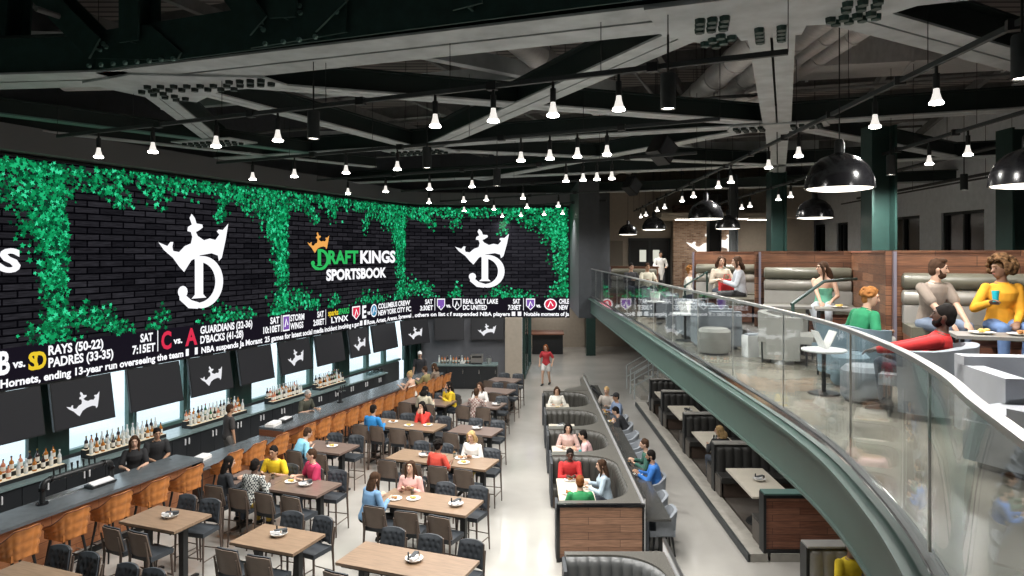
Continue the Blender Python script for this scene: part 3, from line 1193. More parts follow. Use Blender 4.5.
K = Kind(tub('bar_stool', M['orange'], M['orange'], .80, 1.20, .90, .50, .50, M['black'], True, .020, .06, .06, .09, True))
srz = -(pi / 2) + BRZ + pi / 2                       # local +y faces the bar
SR = BRZ
ts = [.05 + .84 * k for k in range(5)]
for i, t in enumerate(ts):
    K.put(bar_at(t, -.30), SR, 'orange tufted leather bar stool at the near bar run, %s from the left' % ORD[i], 'orange stools at the near bar run')
for i, t in enumerate((4.55, 5.3, 6.1)):
    K.put(bar_at(t, -.30), SR, 'orange tufted bar stool at the low bar run, %s from near end' % ORD[i], 'orange stools at the low bar run')
FAR = [7.15 + .655 * k for k in range(13)]
for i, t in enumerate(FAR):
    K.put(bar_at(t, -.30), SR, 'orange tufted bar stool at the far bar run, %s from near end' % ORD[i], 'orange stools at the far bar run')

# ================================================================ high tables and their chairs
TRZ = -A20                                           # local x along the row, local y up the hall


def tloc(c, x, y, z=0.0):
    p = Vector((c[0], c[1], 0)) + W * x + U * y
    return Vector((p.x, p.y, z))


def high_table(c, L, label, grey=False, D=.79):
    o = thing('high_table', label, 'table', (c[0], c[1], 0), TRZ, 'wooden high tables')
    MB().box((0, 0, 1.03), (L, D, .045)).bevel(.006).build('table_top', M['tablegrey'] if grey else M['table'], o)
    MB().box((0, 0, .985), (L - .12, D - .12, .045)).build('apron', M['black'], o)
    xs = (-L / 2 + .22, L / 2 - .22)
    for x in xs:
        MB().box((x, 0, .5), (.10, .10, .96)).bevel(.01).build('leg', M['black'], o)
        MB().box((x, 0, .02), (.08, D - .2, .04)).bevel(.008).build('foot', M['black'], o)
    return o


BTN = [(x, y) for x in (.14, .38, .62, .86) for y in (.30, .80)] + [(x, .55) for x in (.26, .5, .74)]


def make_chair():
    o = thing('counter_chair', 'x', 'chair')
    st = .74
    mb = MB().slab(lambda u, v: (lerp(-.225, .225, u), lerp(-.20, .22, v), st + .018 * sin(pi * u) * sin(pi * v)), 6, 6, lambda u, v: (0, 0, -.075))
    mb.build('seat', M['slate'], o, sharp=50)

    def bk(u, v):
        x = lerp(-.235, .235, u) * (1 - .10 * v)
        return (x, -.235 - .075 * v + .06 * abs(2 * u - 1) ** 2, lerp(.76, 1.15, v) - .03 * abs(2 * u - 1) ** 3 * v)
    MB().slab(lambda u, v: Vector(bk(u, v)) + Vector((0, -.028, 0)), 8, 6, lambda u, v: (0, .02, 0)).build('backrest', M['shell'], o, sharp=50)

    def tf(u, v):
        p = Vector(bk(lerp(.03, .97, u), lerp(.04, 1.0, v)))
        d = .058 - .030 * sum(math.exp(-((u - bu) ** 2 / .0022 + (v - bv) ** 2 / .0030)) for bu, bv in BTN)
        e = min(1, 6 * u, 6 * (1 - u), 5 * v, 8 * (1 - v))
        return p + Vector((0, d * (.45 + .55 * e), .014 * (v > .98)))
    MB().slab(tf, 28, 16, lambda u, v: (0, -.028, 0)).build('back_pad', M['slate'], o, sharp=60)
    for sx in (-1, 1):
        MB().tube([(sx * .20, .19, .67), (sx * .225, .225, 0)], [.020, .013], 8).build('leg', M['brown'], o)
        MB().tube([(sx * .215, -.29, 1.02), (sx * .21, -.235, .70), (sx * .225, -.27, 0)], [.014, .022, .013], 8).build('leg', M['brown'], o)
        MB().tube([(sx * .215, .21, .24), (sx * .218, -.255, .24)], .010, 6).build('stretcher', M['brown'], o)
    MB().tube([(-.214, .21, .30), (.214, .21, .30)], .012, 6).build('footrest', M['brown'], o)
    MB().tube([(-.214, -.25, .30), (.214, -.25, .30)], .010, 6).build('stretcher', M['brown'], o)
    return o


CK = Kind(make_chair())
crng = random.Random(8)
TABLES = {  # centre, number of units, unit length, short description, seats near, seats far, grey
    'corner': ((-6.98, 9.51), 1, 1.25, 'the table in the bottom left corner', 2, 2, 0),
    'lone': ((-6.17, 11.73), 1, 1.25, 'the empty table beside the orange stools', 2, 2, 0),
    'mid': ((-3.94, 10.90), 1, 1.23, 'the empty table before the plaid shirt', 2, 2, 0),
    'front': ((-1.73, 10.07), 1, 1.98, 'the long table at the bottom edge', 3, 3, 0),
    'pink': ((-1.78, 12.52), 1, 1.90, 'the table of the pink shirt woman', 3, 3, 0),
    'blonde': ((-1.83, 15.10), 2, 1.21, 'the table of the blonde woman', 4, 4, 0),
    'blue': ((-3.25, 18.15), 2, 1.12, 'the table of the blue shirt man', 4, 4, 0),
    'mustard': ((-2.95, 20.95), 1, 1.55, 'the table of the woman in mustard', 2, 3, 1),
    'empty': ((-1.27, 17.55), 1, 1.23, 'the small empty table near the blonde', 2, 2, 1),
    'checker': ((-1.25, 20.55), 1, 1.23, 'the table of the checkered jacket', 2, 2, 1),
    'behind': ((-.95, 22.6), 1, 1.10, 'the table just behind the checkered jacket', 2, 2, 1),
    'last': ((-.75, 24.5), 1, 1.05, 'the farthest table near the glass doors', 2, 2, 1),
    'yellow': ((-4.88, 13.55), 2, 1.20, 'the table of the man in yellow', 4, 4, 1),
    'lightblue': ((-4.64, 16.04), 1, 1.25, 'the table of the light blue shirt', 2, 2, 1),
}
for key, (c, nu, ul, desc, nn, nf, gy) in TABLES.items():
    for k in range(nu):
        x = (k - (nu - 1) / 2) * ul
        p = tloc(c, x, 0)
        high_table((p.x, p.y), ul - .01, 'wooden high table, ' + desc[4:] + ('' if nu == 1 else (', left half' if k == 0 else ', right half')), gy and not (key == 'blonde' and k == 0))
    L = nu * ul
    for side, nseat in ((-1, nn), (1, nf)):
        for k in range(nseat):
            x = (k + .5) / nseat * L - L / 2
            j = crng.uniform(-.05, .05)
            CK.put(tloc(c, x + crng.uniform(-.03, .03), side * (.47 + (.06 if side < 0 else .02) + j * .5)), TRZ + (0 if side < 0 else pi) + crng.uniform(-.12, .12),
                   'brown counter chair, %s side of %s, %s from left' % ('near' if side < 0 else 'far', desc, ORD[k]), 'counter chairs at ' + desc)

for i, p in enumerate(((-5.74, 9.5), (-5.28, 9.34))):
    CK.put((p[0], p[1], 0), TRZ + pi, 'slate tufted counter chair at the bottom edge, %s of two right of the corner table' % ('left', 'right')[i], 'slate chairs at the bottom edge')

# condiment trays and plates


def make_caddy():
    o = thing('condiment_caddy', 'x', 'caddy')
    MB().lathe([(.05, 0), (.10, .012), (.135, .05), (.128, .05), (.095, .02), (0, .016)], 18).build('dish', M['plate'], o)
    MB().box((.02, .02, .07), (.20, .07, .05), .5).bevel(.02).build('napkin_roll', M['char'], o)
    MB().box((-.03, -.04, .065), (.18, .05, .04), .3).bevel(.015).build('napkin_roll', M['white'], o)
    MB().cyl((.05, -.05, .02), (.05, -.05, .11), .018, .014).build('salt_shaker', M['chrome'], o)
    MB().cyl((-.06, .06, .02), (-.06, .06, .13), .016, .012).build('sauce_bottle', M['black'], o)
    return o


def make_plate(fm):
    o = thing('plate_of_food', 'x', 'plate')
    MB().lathe([(.07, 0), (.125, .016), (.130, .022), (.08, .012), (0, .010)], 22).build('plate', M['plate'], o)
    mb = MB()
    r = random.Random(4)
    for k in range(9):
        a, q = r.uniform(0, 6.3), r.uniform(0, .055)
        mb.ell((q * cos(a), q * sin(a), .028 + r.uniform(0, .018)), (.035, .022, .018), Matrix.Rotation(a, 3, 'Z'), 8, 5)
    mb.build('food', fm, o)
    return o


CAD, PL1, PL2 = Kind(make_caddy()), Kind(make_plate(M['food'])), Kind(make_plate(M['redfood']))


def on_table(kind, key, x, y, label, rz=0.0, z=1.0525):
    c = TABLES[key][0]
    kind.put(tloc(c, x, y, z), TRZ + rz, label)


on_table(CAD, 'lone', .05, .05, 'condiment dish on the empty table beside the orange stools')
on_table(CAD, 'mid', -.05, .08, 'condiment dish on the empty table near the plaid shirt man', .3)
on_table(CAD, 'front', .08, .05, 'condiment dish on the long table at the bottom edge', 1.2)
on_table(CAD, 'pink', .58, -.02, 'condiment dish at the free right end of the pink shirt woman\'s table', .9)
on_table(CAD, 'blonde', -.45, .02, 'condiment dish left of the woman in red with her back turned', .2)
on_table(CAD, 'empty', 0, .08, 'condiment dish on the small empty table right of the blonde woman', .5)
on_table(CAD, 'checker', .42, 0, 'condiment dish on the right end of the checkered jacket\'s table', .1)
on_table(CAD, 'yellow', .62, .02, 'condiment dish by the magenta polo man', .4)
on_table(PL1, 'pink', -.30, .0, 'plate of fried food nearer the pink shirt woman\'s left hand')
on_table(PL2, 'pink', -.62, -.12, 'plate in front of the woman in the denim jacket')
on_table(PL1, 'blonde', .58, -.12, 'plate of golden food in front of the blonde woman')
on_table(PL2, 'blonde', .38, .15, 'plate between the blonde woman and the woman in red')
on_table(PL1, 'blue', .25, -.1, 'left one of the two plates in front of the red top woman')
on_table(PL1, 'blue', .70, .1, 'right one of the two plates in front of the red top woman', .7)
on_table(PL2, 'blue', -.35, .1, 'plate in front of the man in the blue shirt')
on_table(PL1, 'yellow', .22, .1, 'plate between the yellow shirt man and the magenta polo man')
on_table(PL2, 'yellow', -.55, .05, 'plate at the left end of the yellow shirt man\'s table')
on_table(PL1, 'lightblue', .1, .05, 'plate on the table of the light blue shirt')
on_table(PL2, 'checker', -.2, .1, 'plate in front of the checkered jacket')


def make_cup(col):
    o = thing('drinking_cup', 'x', 'cup')
    MB().lathe([(.028, 0), (.040, .13), (.036, .13), (.026, .01), (0, .01)], 14).build('cup', col, o)
    MB().lathe([(.0355, .11), (.036, .115), (0, .115)], 12).build('drink', M['redfood'], o)
    return o


CUP, CUPT = Kind(make_cup(M['clear'])), Kind(make_cup(M['teal']))
on_table(CUP, 'blonde', .2, .2, 'clear glass left of the blonde woman')
on_table(CUP, 'yellow', -.25, .12, 'clear glass in front of the man in the yellow shirt')
on_table(CUP, 'pink', -.45, .22, 'clear glass left of the pink shirt woman')
on_table(CUP, 'lightblue', -.15, .18, 'clear glass on the table of the light blue shirt')
on_table(CUP, 'mustard', -.2, .1, 'clear glass on the table of the woman in mustard')
# ================================================================ centre booths
XB0, XR, XP = .60, 2.00, 2.14                        # open end, innermost wall line, divider


def u_path(y0, y1, r, n=14, inset=0.0):
    """from the open end along the far back, round, down the right side, round, back along the near side"""
    x0, x1 = XB0 + .02, XR - inset
    a, b = y1 - .12 - inset, y0 + .16 + inset
    r = max(.12, r - inset)
    pts = [(x0 + (x1 - r - x0) * k / 6, a) for k in range(6)]
    pts += [(x1 - r + r * sin(t), a - r + r * cos(t)) for t in [pi / 2 * k / n for k in range(n + 1)]]
    pts += [(x1, lerp(a - r, b + r, k / 4)) for k in range(1, 4)]
    pts += [(x1 - r + r * cos(t), b + r - r * sin(t)) for t in [pi / 2 * k / n for k in range(n + 1)]]
    pts += [(lerp(x1 - r, x0, k / 6), b) for k in range(1, 7)]
    return pts


def resample(pts, n):
    L = [0]
    for a, b in zip(pts[:-1], pts[1:]):
        L.append(L[-1] + sqrt((a[0] - b[0]) ** 2 + (a[1] - b[1]) ** 2))
    out, j = [], 0
    for i in range(n + 1):
        t = L[-1] * i / n
        while j < len(pts) - 2 and L[j + 1] < t:
            j += 1
        k = (t - L[j]) / max(1e-6, L[j + 1] - L[j])
        out.append((lerp(pts[j][0], pts[j + 1][0], k), lerp(pts[j][1], pts[j + 1][1], k)))
    return out, L[-1]


def channel_back(path, z0, z1, inward, m, name, parent, width=.17, t0=.05, bulge=.035):
    """upholstered back with vertical channels following a plan path"""
    P, L = resample(path, 10)
    nch = max(2, int(round(L / width)))
    nu = nch * 6
    P, L = resample(path, nu)

    def nrm(i):
        a, b = P[max(0, i - 1)], P[min(nu, i + 1)]
        d = Vector((b[0] - a[0], b[1] - a[1], 0)).normalized()
        return Vector((d.y, -d.x, 0)) * inward

    def f(u, v):
        i = int(round(u * nu))
        d = t0 + bulge * abs(sin(pi * i / 6)) ** .5
        k = 1 - max(0, v - .86) / .14
        d *= sqrt(max(0.0, 1 - (1 - k) ** 2)) * .8 + .2
        p = Vector((P[i][0], P[i][1], lerp(z0, z1, v))) + nrm(i) * (d + .06 * (1 - v))
        return p
    return MB().slab(f, nu, 9, lambda u, v: (0, 0, 0) - nrm(int(round(u * nu))) * .03 if False else tuple(-nrm(int(round(u * nu))) * .03)).build(name, m, parent, sharp=60)


def booth(name, label, y0, y1, mleather, wood_end=False, table=True, people_gap=None):
    o = thing(name, label, 'booth', (0, 0, 0), 0, 'curved booths along the white divider')
    rim = u_path(y0, y1, .72)
    # stone ledge: outer rectangle minus the U
    bm = MB()
    outer = [(XB0, y1)] + [(XP - .01, y1)] + [(XP - .01, y0)] + [(XB0, y0)]
    P, L = resample(rim, 60)

    def outer_pt(p):
        x, y = p
        return (x, y)
    O = []
    LO = [(XB0, y1), (XP - .02, y1), (XP - .02, y0), (XB0, y0)]
    OP, _ = resample(LO, 60)
    rs = []
    for a, b in zip(P, OP):
        rs.append([Vector((a[0], a[1], 1.0)), Vector((b[0], b[1], 1.0)), Vector((b[0], b[1], 1.05)), Vector((a[0], a[1], 1.05))])
    bm.rings(rs).build('ledge', M['ledge'], o, sharp=30)
    # carcass under the ledge
    rs = []
    for a, b in zip(P, OP):
        rs.append([Vector((a[0], a[1], .08)), Vector((lerp(a[0], b[0], .9), lerp(a[1], b[1], .97), .08)), Vector((lerp(a[0], b[0], .9), lerp(a[1], b[1], .97), 1.0)), Vector((a[0], a[1], 1.0))])
    MB().rings(rs).build('carcass', M['char'], o, sharp=30)
    channel_back(rim, .42, 1.02, 1, mleather, 'back', o)
    # seat ring
    A, _ = resample(u_path(y0, y1, .72, inset=.05), 48)
    Bp, _ = resample(u_path(y0, y1, .72, inset=.50), 48)
    rs = []
    for a, b in zip(A, Bp):
        c = (lerp(a[0], b[0], .93), lerp(a[1], b[1], .93))
        rs.append([Vector((a[0], a[1], .30)), Vector((b[0], b[1], .30)), Vector((b[0], b[1], .42)), Vector((c[0], c[1], .46)), Vector((a[0], a[1], .45))])
    MB().rings(rs).build('seat', mleather, o, sharp=40)
    rs = []
    for a, b in zip(A, Bp):
        c = (lerp(a[0], b[0], .86), lerp(a[1], b[1], .86))
        rs.append([Vector((a[0], a[1], .02)), Vector((c[0], c[1], .02)), Vector((c[0], c[1], .30)), Vector((a[0], a[1], .30))])
    MB().rings(rs).build('seat_base', M['brown'], o, sharp=40)
    for y, s in ((y1 - .30, 1), (y0 + .34, -1)):
        MB().box((XB0 - .012, y + s * .05, .5), (.05, .5, .94)).bevel(.01).build('end_cap', M['char'], o)
    if wood_end:
        e = MB().box((1.37, y0 - .012, .53), (1.50, .03, .92)).build('end_panel', M['wood'], o)
        mb = MB()
        mb.box((XB0 + .0, y0 - .02, .5), (.06, .06, 1.0)).box((XP - .0, y0 - .02, .5), (.035, .06, 1.0)).box((1.37, y0 - .02, 1.025), (1.6, .07, .055)).box((1.37, y0 - .01, .04), (1.55, .05, .07))
        mb.build('end_frame', M['blackgloss'], o)
    if table:
        t = thing('booth_table', 'cream topped table inside the ' + label.split(',')[0].replace('curved ', ''), 'table', (1.03, (y0 + y1) / 2 - .02, 0), 0, 'cream booth tables')
        Lt = min(1.5, y1 - y0 - 1.25)
        MB().box((0, 0, .735), (.72, Lt, .04)).bevel(.012).build('table_top', M['cream'], t)
        MB().cyl((0, 0, .03), (0, 0, .71), .04).lathe([(.26, 0), (.25, .025), (.05, .04)], 18).build('pedestal', M['black'], t)
    return o


booth('booth', 'curved booth with the wood end panel, seating the red sweater man', 12.4, 15.5, M['booth'], True)
booth('booth', 'curved booth of two people in pink, behind the red sweater man', 15.5, 17.8, M['booth'])
booth('booth', 'empty curved booth, third from the wood end panel', 17.8, 20.0, M['booth'])
booth('booth', 'curved booth farthest away, with one person in white', 20.0, 22.6, M['booth'])
booth('booth', 'large pale grey curved booth at the bottom edge of the photo', 7.3, 10.42, M['boothgrey'])
# curved end of the row
o = thing('booth_end_wing', 'curved dark wing closing the far end of the booth row', 'booth wing')
pp = [(1.36, 23.0), (1.7, 23.15), (1.92, 23.45), (2.0, 23.9), (2.02, 24.9)]
channel_back(pp, .2, 1.02, 1, M['booth'], 'back', o)
rs = []
OP, _ = resample([(1.3, 22.65), (2.12, 22.65), (2.12, 25)], 24)
PP, _ = resample(pp, 24)
for a, b in zip(PP, OP):
    rs.append([Vector((a[0], a[1], .05)), Vector((b[0], b[1], .05)), Vector((b[0], b[1], 1.05)), Vector((a[0], a[1], 1.05))])
MB().rings(rs).build('ledge', M['ledge'], o, sharp=30)
# dividers
for y0, y1, lb in ((12.4, 25.1, 'long white metal screen dividing the booths from the dining counter'), (7.3, 10.66, 'short white metal screen at the bottom edge of the photo')):
    o = thing('divider_screen', lb, 'divider')
    MB().box((XP + .03, (y0 + y1) / 2, .56), (.035, y1 - y0, 1.12)).bevel(.006).build('panel', M['white'], o)
    MB().box((XP + .03, (y0 + y1) / 2, 1.13), (.05, y1 - y0, .025)).build('cap_rail', M['steel'], o)

# dining counter on the other side
o = thing('dining_counter', 'long dark speckled stone counter beside the white divider', 'counter', (2.42, 12.42, 0))
MB().box((0, 6.3, .735), (.48, 12.6, .04)).bevel(.005).build('worktop', M['counter'], o)
MB().box((-.19, 6.3, .36), (.05, 12.6, .71)).build('back_panel', M['char'], o)
for k in range(8):
    MB().box((.1, .3 + k * 1.7, .36), (.06, .06, .71)).build('leg', M['black'], o)
K = Kind(tub('tub_chair', M['greyfab'], M['greyfab'], .46, .82, .66, .52, .50, M['black'], False, 0, .06, .03, .05))
TUBS = [12.82, 13.6, 14.75, 15.65, 16.55, 17.4, 18.25, 19.2, 20.1, 21.2, 22.1]
for i, y in enumerate(TUBS):
    K.put((2.76 if i > 1 else 2.56, y, 0), pi / 2, 'grey upholstered tub chair at the dark dining counter, %s from the near end' % ORD[i], 'grey tub chairs at the dining counter')
for i, (y, lb) in enumerate(((14.95, 'plate of yellow food in front of the man in royal blue'), (19.6, 'plate in front of the person in the black jacket'), (20.7, 'plate farthest along the dark dining counter'))):
    PL1.put((2.45, y, .757), .5 * i, lb)
for y, lb in ((15.5, 'clear glass left of the plate of the man in royal blue'), (20.0, 'clear glass by the person in the black jacket')):
    CUP.put((2.36, y, .757), 0, lb)
PL2.put((.95, 14.55, .757), .4, 'plate in front of the red sweater man in the booth')
PL1.put((1.18, 14.2, .757), 1.4, 'plate of golden food near the woman in denim in the booth')
PL2.put((.86, 13.75, .757), 2.4, 'plate in front of the red haired person in green')
PL1.put((1.0, 21.3, .757), 0, 'plate in front of the person in white in the farthest booth')
CAD.put((1.0, 19.0, .757), .3, 'condiment dish on the table of the empty curved booth')
PL2.put((1.1, 16.6, .757), 0, 'plate between the two people in pink')
CUPT.put((1.32, 16.35, .757), 0, 'teal cup on the table of the two people in pink')

# ================================================================ raised platform and straight booths under the mezzanine
KX = 4.06
mb = MB().box((KX + .18, 18.7, .075), (.32, 12.66, .15)).box((KX + 3.4, 12.58, .075), (6.0, .42, .15)).bevel(.012)
struct(mb, 'trim_3', M['kerb'])
struct(MB().box((KX, 18.7, .07), (.05, 12.66, .14)), 'trim_4', M['beamdark'])
struct(MB().box((KX + 3.4, 18.9, .07), (6.0, 12.3, .14)), 'platform_floor', M['platform'])
struct(MB().box((9.3, 18, 1.7), (.3, 30, 3.4)), 'wall_lower_right', M['beamdark'])
BX0, BX1, PZ = 4.36, 7.4, .15


def back_block(name, label, y, near, far, wood=False, leather='boothblue', PZ=.15):
    o = thing(name, label, 'booth', (0, 0, 0), 0, 'straight booths under the mezzanine')
    MB().box(((BX0 + BX1) / 2, y, PZ + .53), (BX1 - BX0, .10, 1.06)).build('core', M['char'], o)
    MB().box((BX0 - .01, y, PZ + .53), (.05, .24, 1.07)).bevel(.008).build('end_post', M['black'], o)
    MB().box(((BX0 + BX1) / 2, y, PZ + 1.075), (BX1 - BX0 + .04, .26, .03)).bevel(.008).build('cap', M['greengrey'] if wood else M['midfab'], o)
    for s, on in ((-1, near), (1, far)):
        if not on:
            continue
        path = [(BX0 + .02, y + s * .05), (BX1, y + s * .05)]
        channel_back(path, PZ + .42, PZ + 1.04, -s, M[leather], 'back', o, .2, .05, .04)
        MB().box(((BX0 + BX1) / 2, y + s * .36, PZ + .40), (BX1 - BX0, .52, .12)).bevel(.035, 3).build('seat', M[leather], o)
        MB().box(((BX0 + BX1) / 2 + .03, y + s * .32, PZ + .17), (BX1 - BX0 - .06, .42, .34)).build('seat_base', M['brown'], o)
        MB().box((BX0 + .0, y + s * .33, PZ + .22), (.03, .46, .40)).build('side_panel', M['platform'], o)
    if wood:
        MB().box(((BX0 + BX1) / 2, y - .065, PZ + .53), (BX1 - BX0 - .04, .03, .94)).build('end_panel', M['woodred'], o)
        MB().box(((BX0 + BX1) / 2, y - .075, PZ + .03), (BX1 - BX0, .05, .07)).box(((BX0 + BX1) / 2, y - .075, PZ + 1.02), (BX1 - BX0, .05, .06)).build('end_frame', M['black'], o)
    return o


back_block('straight_booth', 'straight booth bench backed by the reddish wood panel at lower right', 12.5, False, True, True)
back_block('straight_booth', 'double sided dark booth back behind the nearest cream pedestal table', 15.75, True, True)
back_block('straight_booth', 'double sided dark booth back behind the blond woman in black', 18.65, True, True)
back_block('straight_booth', 'double sided dark booth back, second from the far end under the mezzanine', 21.65, True, True)
back_block('straight_booth', 'dark booth back farthest away beside the stair rail', 23.7, True, False)
back_block('straight_booth', 'tan channelled booth of the person in yellow, cut by the bottom edge', 10.62, True, False, False, 'boothlight', 0.0)
for i, (y, L, lb) in enumerate(((14.03, 1.75, 'cream pedestal table just behind the reddish wood panel'), (17.1, 1.75, 'cream pedestal table of the blond woman in black'),
                                (20.15, 1.7, 'cream pedestal table third from the near end under the mezzanine'), (22.65, 1.0, 'cream pedestal table farthest away under the mezzanine'))):
    t = thing('pedestal_table', lb, 'table', (4.78, y, PZ), 0, 'cream pedestal tables under the mezzanine')
    MB().box((0, 0, .735), (.80, L, .04)).bevel(.01).build('table_top', M['cream'], t)
    MB().cyl((0, -.2, .03), (0, -.2, .71), .045).lathe([(.30, 0), (.29, .025), (.05, .05)], 20, (0, -.2, 0)).build('pedestal', M['black'], t)
    if i < 3:
        CAD.put((4.83, y + .05, PZ + .757), .8 * i, 'condiment dish on the ' + lb)
# stair with handrails beyond the booths
o = thing('stair_railing', 'grey metal stair handrail beyond the straight booths', 'railing', (4.4, 26.2, 0))
for k in range(3):
    y = k * 1.0
    mb = MB()
    mb.tube([(-.2, y, 0), (-.2, y, .95), (.7, y, 1.5), (.7, y, 0)], .03, 8).tube([(-.2, y, .5), (.7, y, 1.0)], .022, 8)
    mb.build('rail', M['beam'], o)
mb = MB()
for k in range(5):
    mb.box((.15 + k * .28, 1.0, .085 + .17 * k), (.30, 2.4, .17))
mb.build('steps', M['kerb'], o)
o = thing('high_chair', 'white high chair left beside the stair railing', 'chair', (4.75, 24.9, 0))
for sx in (-1, 1):
    for sy in (-1, 1):
        MB().cyl((sx * .17, sy * .17, .6), (sx * .24, sy * .24, 0), .018).build('leg', M['white'], o)
MB().box((0, 0, .6), (.36, .34, .06)).bevel(.02).build('seat', M['white'], o)
MB().box((0, .17, .8), (.36, .04, .40)).bevel(.02).build('backrest', M['white'], o)
MB().box((0, -.22, .82), (.42, .22, .03)).bevel(.01).build('tray', M['white'], o)

# ================================================================ mezzanine
MZ = 3.95
EDGE = [(.55, -4.0), (.70, -2.0), (.95, -.4), (1.30, 1.3), (1.70, 2.5), (1.98, 3.2), (2.20, 3.9), (2.36, 4.6), (2.50, 5.4), (2.57, 6.2), (2.60, 7.2), (2.60, 9), (2.58, 12),
        (2.55, 16), (2.50, 20), (2.45, 25.15)]


def spline(pts, n):
    out = []
    m = len(pts)
    for i in range(m - 1):
        p = [Vector((*pts[max(0, min(m - 1, j))], 0)) for j in (i - 1, i, i + 1, i + 2)]
        for k in range(n):
            t = k / n
            out.append(.5 * ((2 * p[1]) + (p[2] - p[0]) * t + (2 * p[0] - 5 * p[1] + 4 * p[2] - p[3]) * t * t + (3 * p[1] - p[0] - 3 * p[2] + p[3]) * t ** 3))
    out.append(Vector((*pts[-1], 0)))
    return [(q.x, q.y) for q in out]


EP = spline(EDGE, 5)


def edge_off(d):
    out = []
    for i, p in enumerate(EP):
        a, b = EP[max(0, i - 1)], EP[min(len(EP) - 1, i + 1)]
        t = Vector((b[0] - a[0], b[1] - a[1], 0)).normalized()
        out.append((p[0] - t.y * d, p[1] + t.x * d))      # d > 0: out over the hall
    return out


def edge_strip(d0, d1, z0, z1):
    A, B = edge_off(d0), edge_off(d1)
    return MB().rings([[Vector((*a, z0)), Vector((*b, z0)), Vector((*b, z1)), Vector((*a, z1))] for a, b in zip(A, B)])


poly = list(edge_off(0)) + [(2.74, 25.15), (2.74, 30.15), (3.75, 30.15), (3.75, 41), (15.6, 41), (15.6, -4)]
mb = MB()
mb.prism(poly, MZ - .14, MZ)
struct(mb, 'floor_mezzanine', M['mezz'], fix=True)
mb = MB().prism([(x + .0, y) for x, y in edge_off(-.12)] + [(2.74, 25.15), (2.74, 30.15), (3.75, 30.15), (3.75, 41), (15.6, 41), (15.6, -4)], MZ - .42, MZ - .145)
struct(mb, 'ceiling_lower', M['beamdark'])
mb = edge_strip(-.02, .03, 3.42, 3.90)
struct(mb, 'trim_fascia', M['greenlit'])
struct(edge_strip(-.12, .05, 3.40, 3.425), 'trim_fascia_bottom_flange', M['greenlit'])
struct(edge_strip(-.06, .13, 3.90, 3.93), 'trim_fascia_top_flange', M['greenlit'])
gr = thing('glass_railing', 'curved frameless glass balustrade with a flat steel handrail along the mezzanine edge', 'railing')
edge_strip(-.03, .035, 3.935, 4.04).build('base_shoe', M['black'], gr)
edge_strip(-.042, -.03, 3.95, 4.03).build('shoe_trim', M['chrome'], gr)
edge_strip(.035, .047, 3.95, 4.03).build('shoe_trim', M['chrome'], gr)
GP, GL = resample(edge_off(.003), 400)
step = 1.62
acc, start = .67, 0
for i in range(1, 401):
    acc += GL / 400
    if acc >= step or i == 400:
        seg = GP[start:i + 1]
        A, B = [], []
        for k, p in enumerate(seg):
            a, b = seg[max(0, k - 1)], seg[min(len(seg) - 1, k + 1)]
            t = Vector((b[0] - a[0], b[1] - a[1], 0)).normalized()
            A.append((p[0] - t.y * .008, p[1] + t.x * .008))
            B.append((p[0] + t.y * .008, p[1] - t.x * .008))
        A[0] = (lerp(A[0][0], A[1][0], .25), lerp(A[0][1], A[1][1], .25))
        B[0] = (lerp(B[0][0], B[1][0], .25), lerp(B[0][1], B[1][1], .25))
        MB().rings([[Vector((*a, 4.05)), Vector((*b, 4.05)), Vector((*b, 5.0)), Vector((*a, 5.0))] for a, b in zip(A, B)]).build('glass_pane', M['glass'], gr)
        e = seg[0]
        MB().box((e[0], e[1], 4.53), (.012, .012, .94)).build('edge_strip', M['rail'], gr)
        start, acc = i, 0.0
edge_strip(-.022, .028, 5.0, 5.028).build('handrail', M['rail'], gr)

# raised seating platform, wood partitions and banquettes on it
RZ2 = MZ + .26


def mz(p, z=0.0):
    return Vector((p[0], p[1], z))


plat = [(4.88, 9.35), (4.62, 7.0), (9.5, 5.2), (14.5, 12), (12, 20), (5.2, 18.2), (3.75, 16.6), (3.75, 13.6), (4.2, 11.1), (4.9, 10.7)]
struct(MB().prism(plat, MZ + .002, RZ2), 'platform_mezzanine', M['platform'])


def bay(label, p0, p1, H=1.40, base=None):
    """banquette in front of a plank partition from p0 to p1 (left to right as seen from the front)"""
    p0, p1 = Vector((*p0, 0)), Vector((*p1, 0))
    d = p1 - p0
    L = d.length
    rz = math.atan2(d.y, d.x)
    o = thing('banquette', label, 'banquette', (p0.x, p0.y, RZ2 if base is None else base), rz, 'banquettes on the mezzanine')
    MB().box((L / 2, .05, H / 2), (L, .10, H)).build('partition', M['woodmezz'], o)
    MB().box((L / 2, .05, H + .01), (L + .02, .13, .03)).build('cap', M['woodmezz'], o)
    MB().box((0.0, .03, H / 2), (.04, .15, H + .02)).build('edge_trim', mat('edge_trim_metal', (.30, .28, .34), .35, .6), o)
    for k, (z, r, mm) in enumerate(((1.02, .11, 'olive'), (.80, .11, 'olive'))):
        mb = MB()
        mb.rings([[Vector((x, -.09 + .115 * q * cos(a), z + .108 * q * sin(a))) for a in [2 * pi * i / 18 for i in range(18)]] for x, q in ((.07, .6), (.085, .9), (.11, 1), (L - .06, 1), (L - .035, .9), (L - .02, .6))])
        mb.build('back_roll', M['olive'] if k == 0 else M['boothlight'], o)
    MB().box((L / 2 + .03, -.11, .58), (L - .1, .16, .24)).bevel(.03, 3).build('back_cushion', M['midfab'], o)
    MB().box((L / 2 + .03, -.40, .40), (L - .1, .66, .13)).bevel(.045, 4).build('seat', M['olive'], o)
    MB().box((L / 2 + .03, -.36, .17), (L - .12, .56, .33)).build('seat_base', M['woodred'], o)
    return o


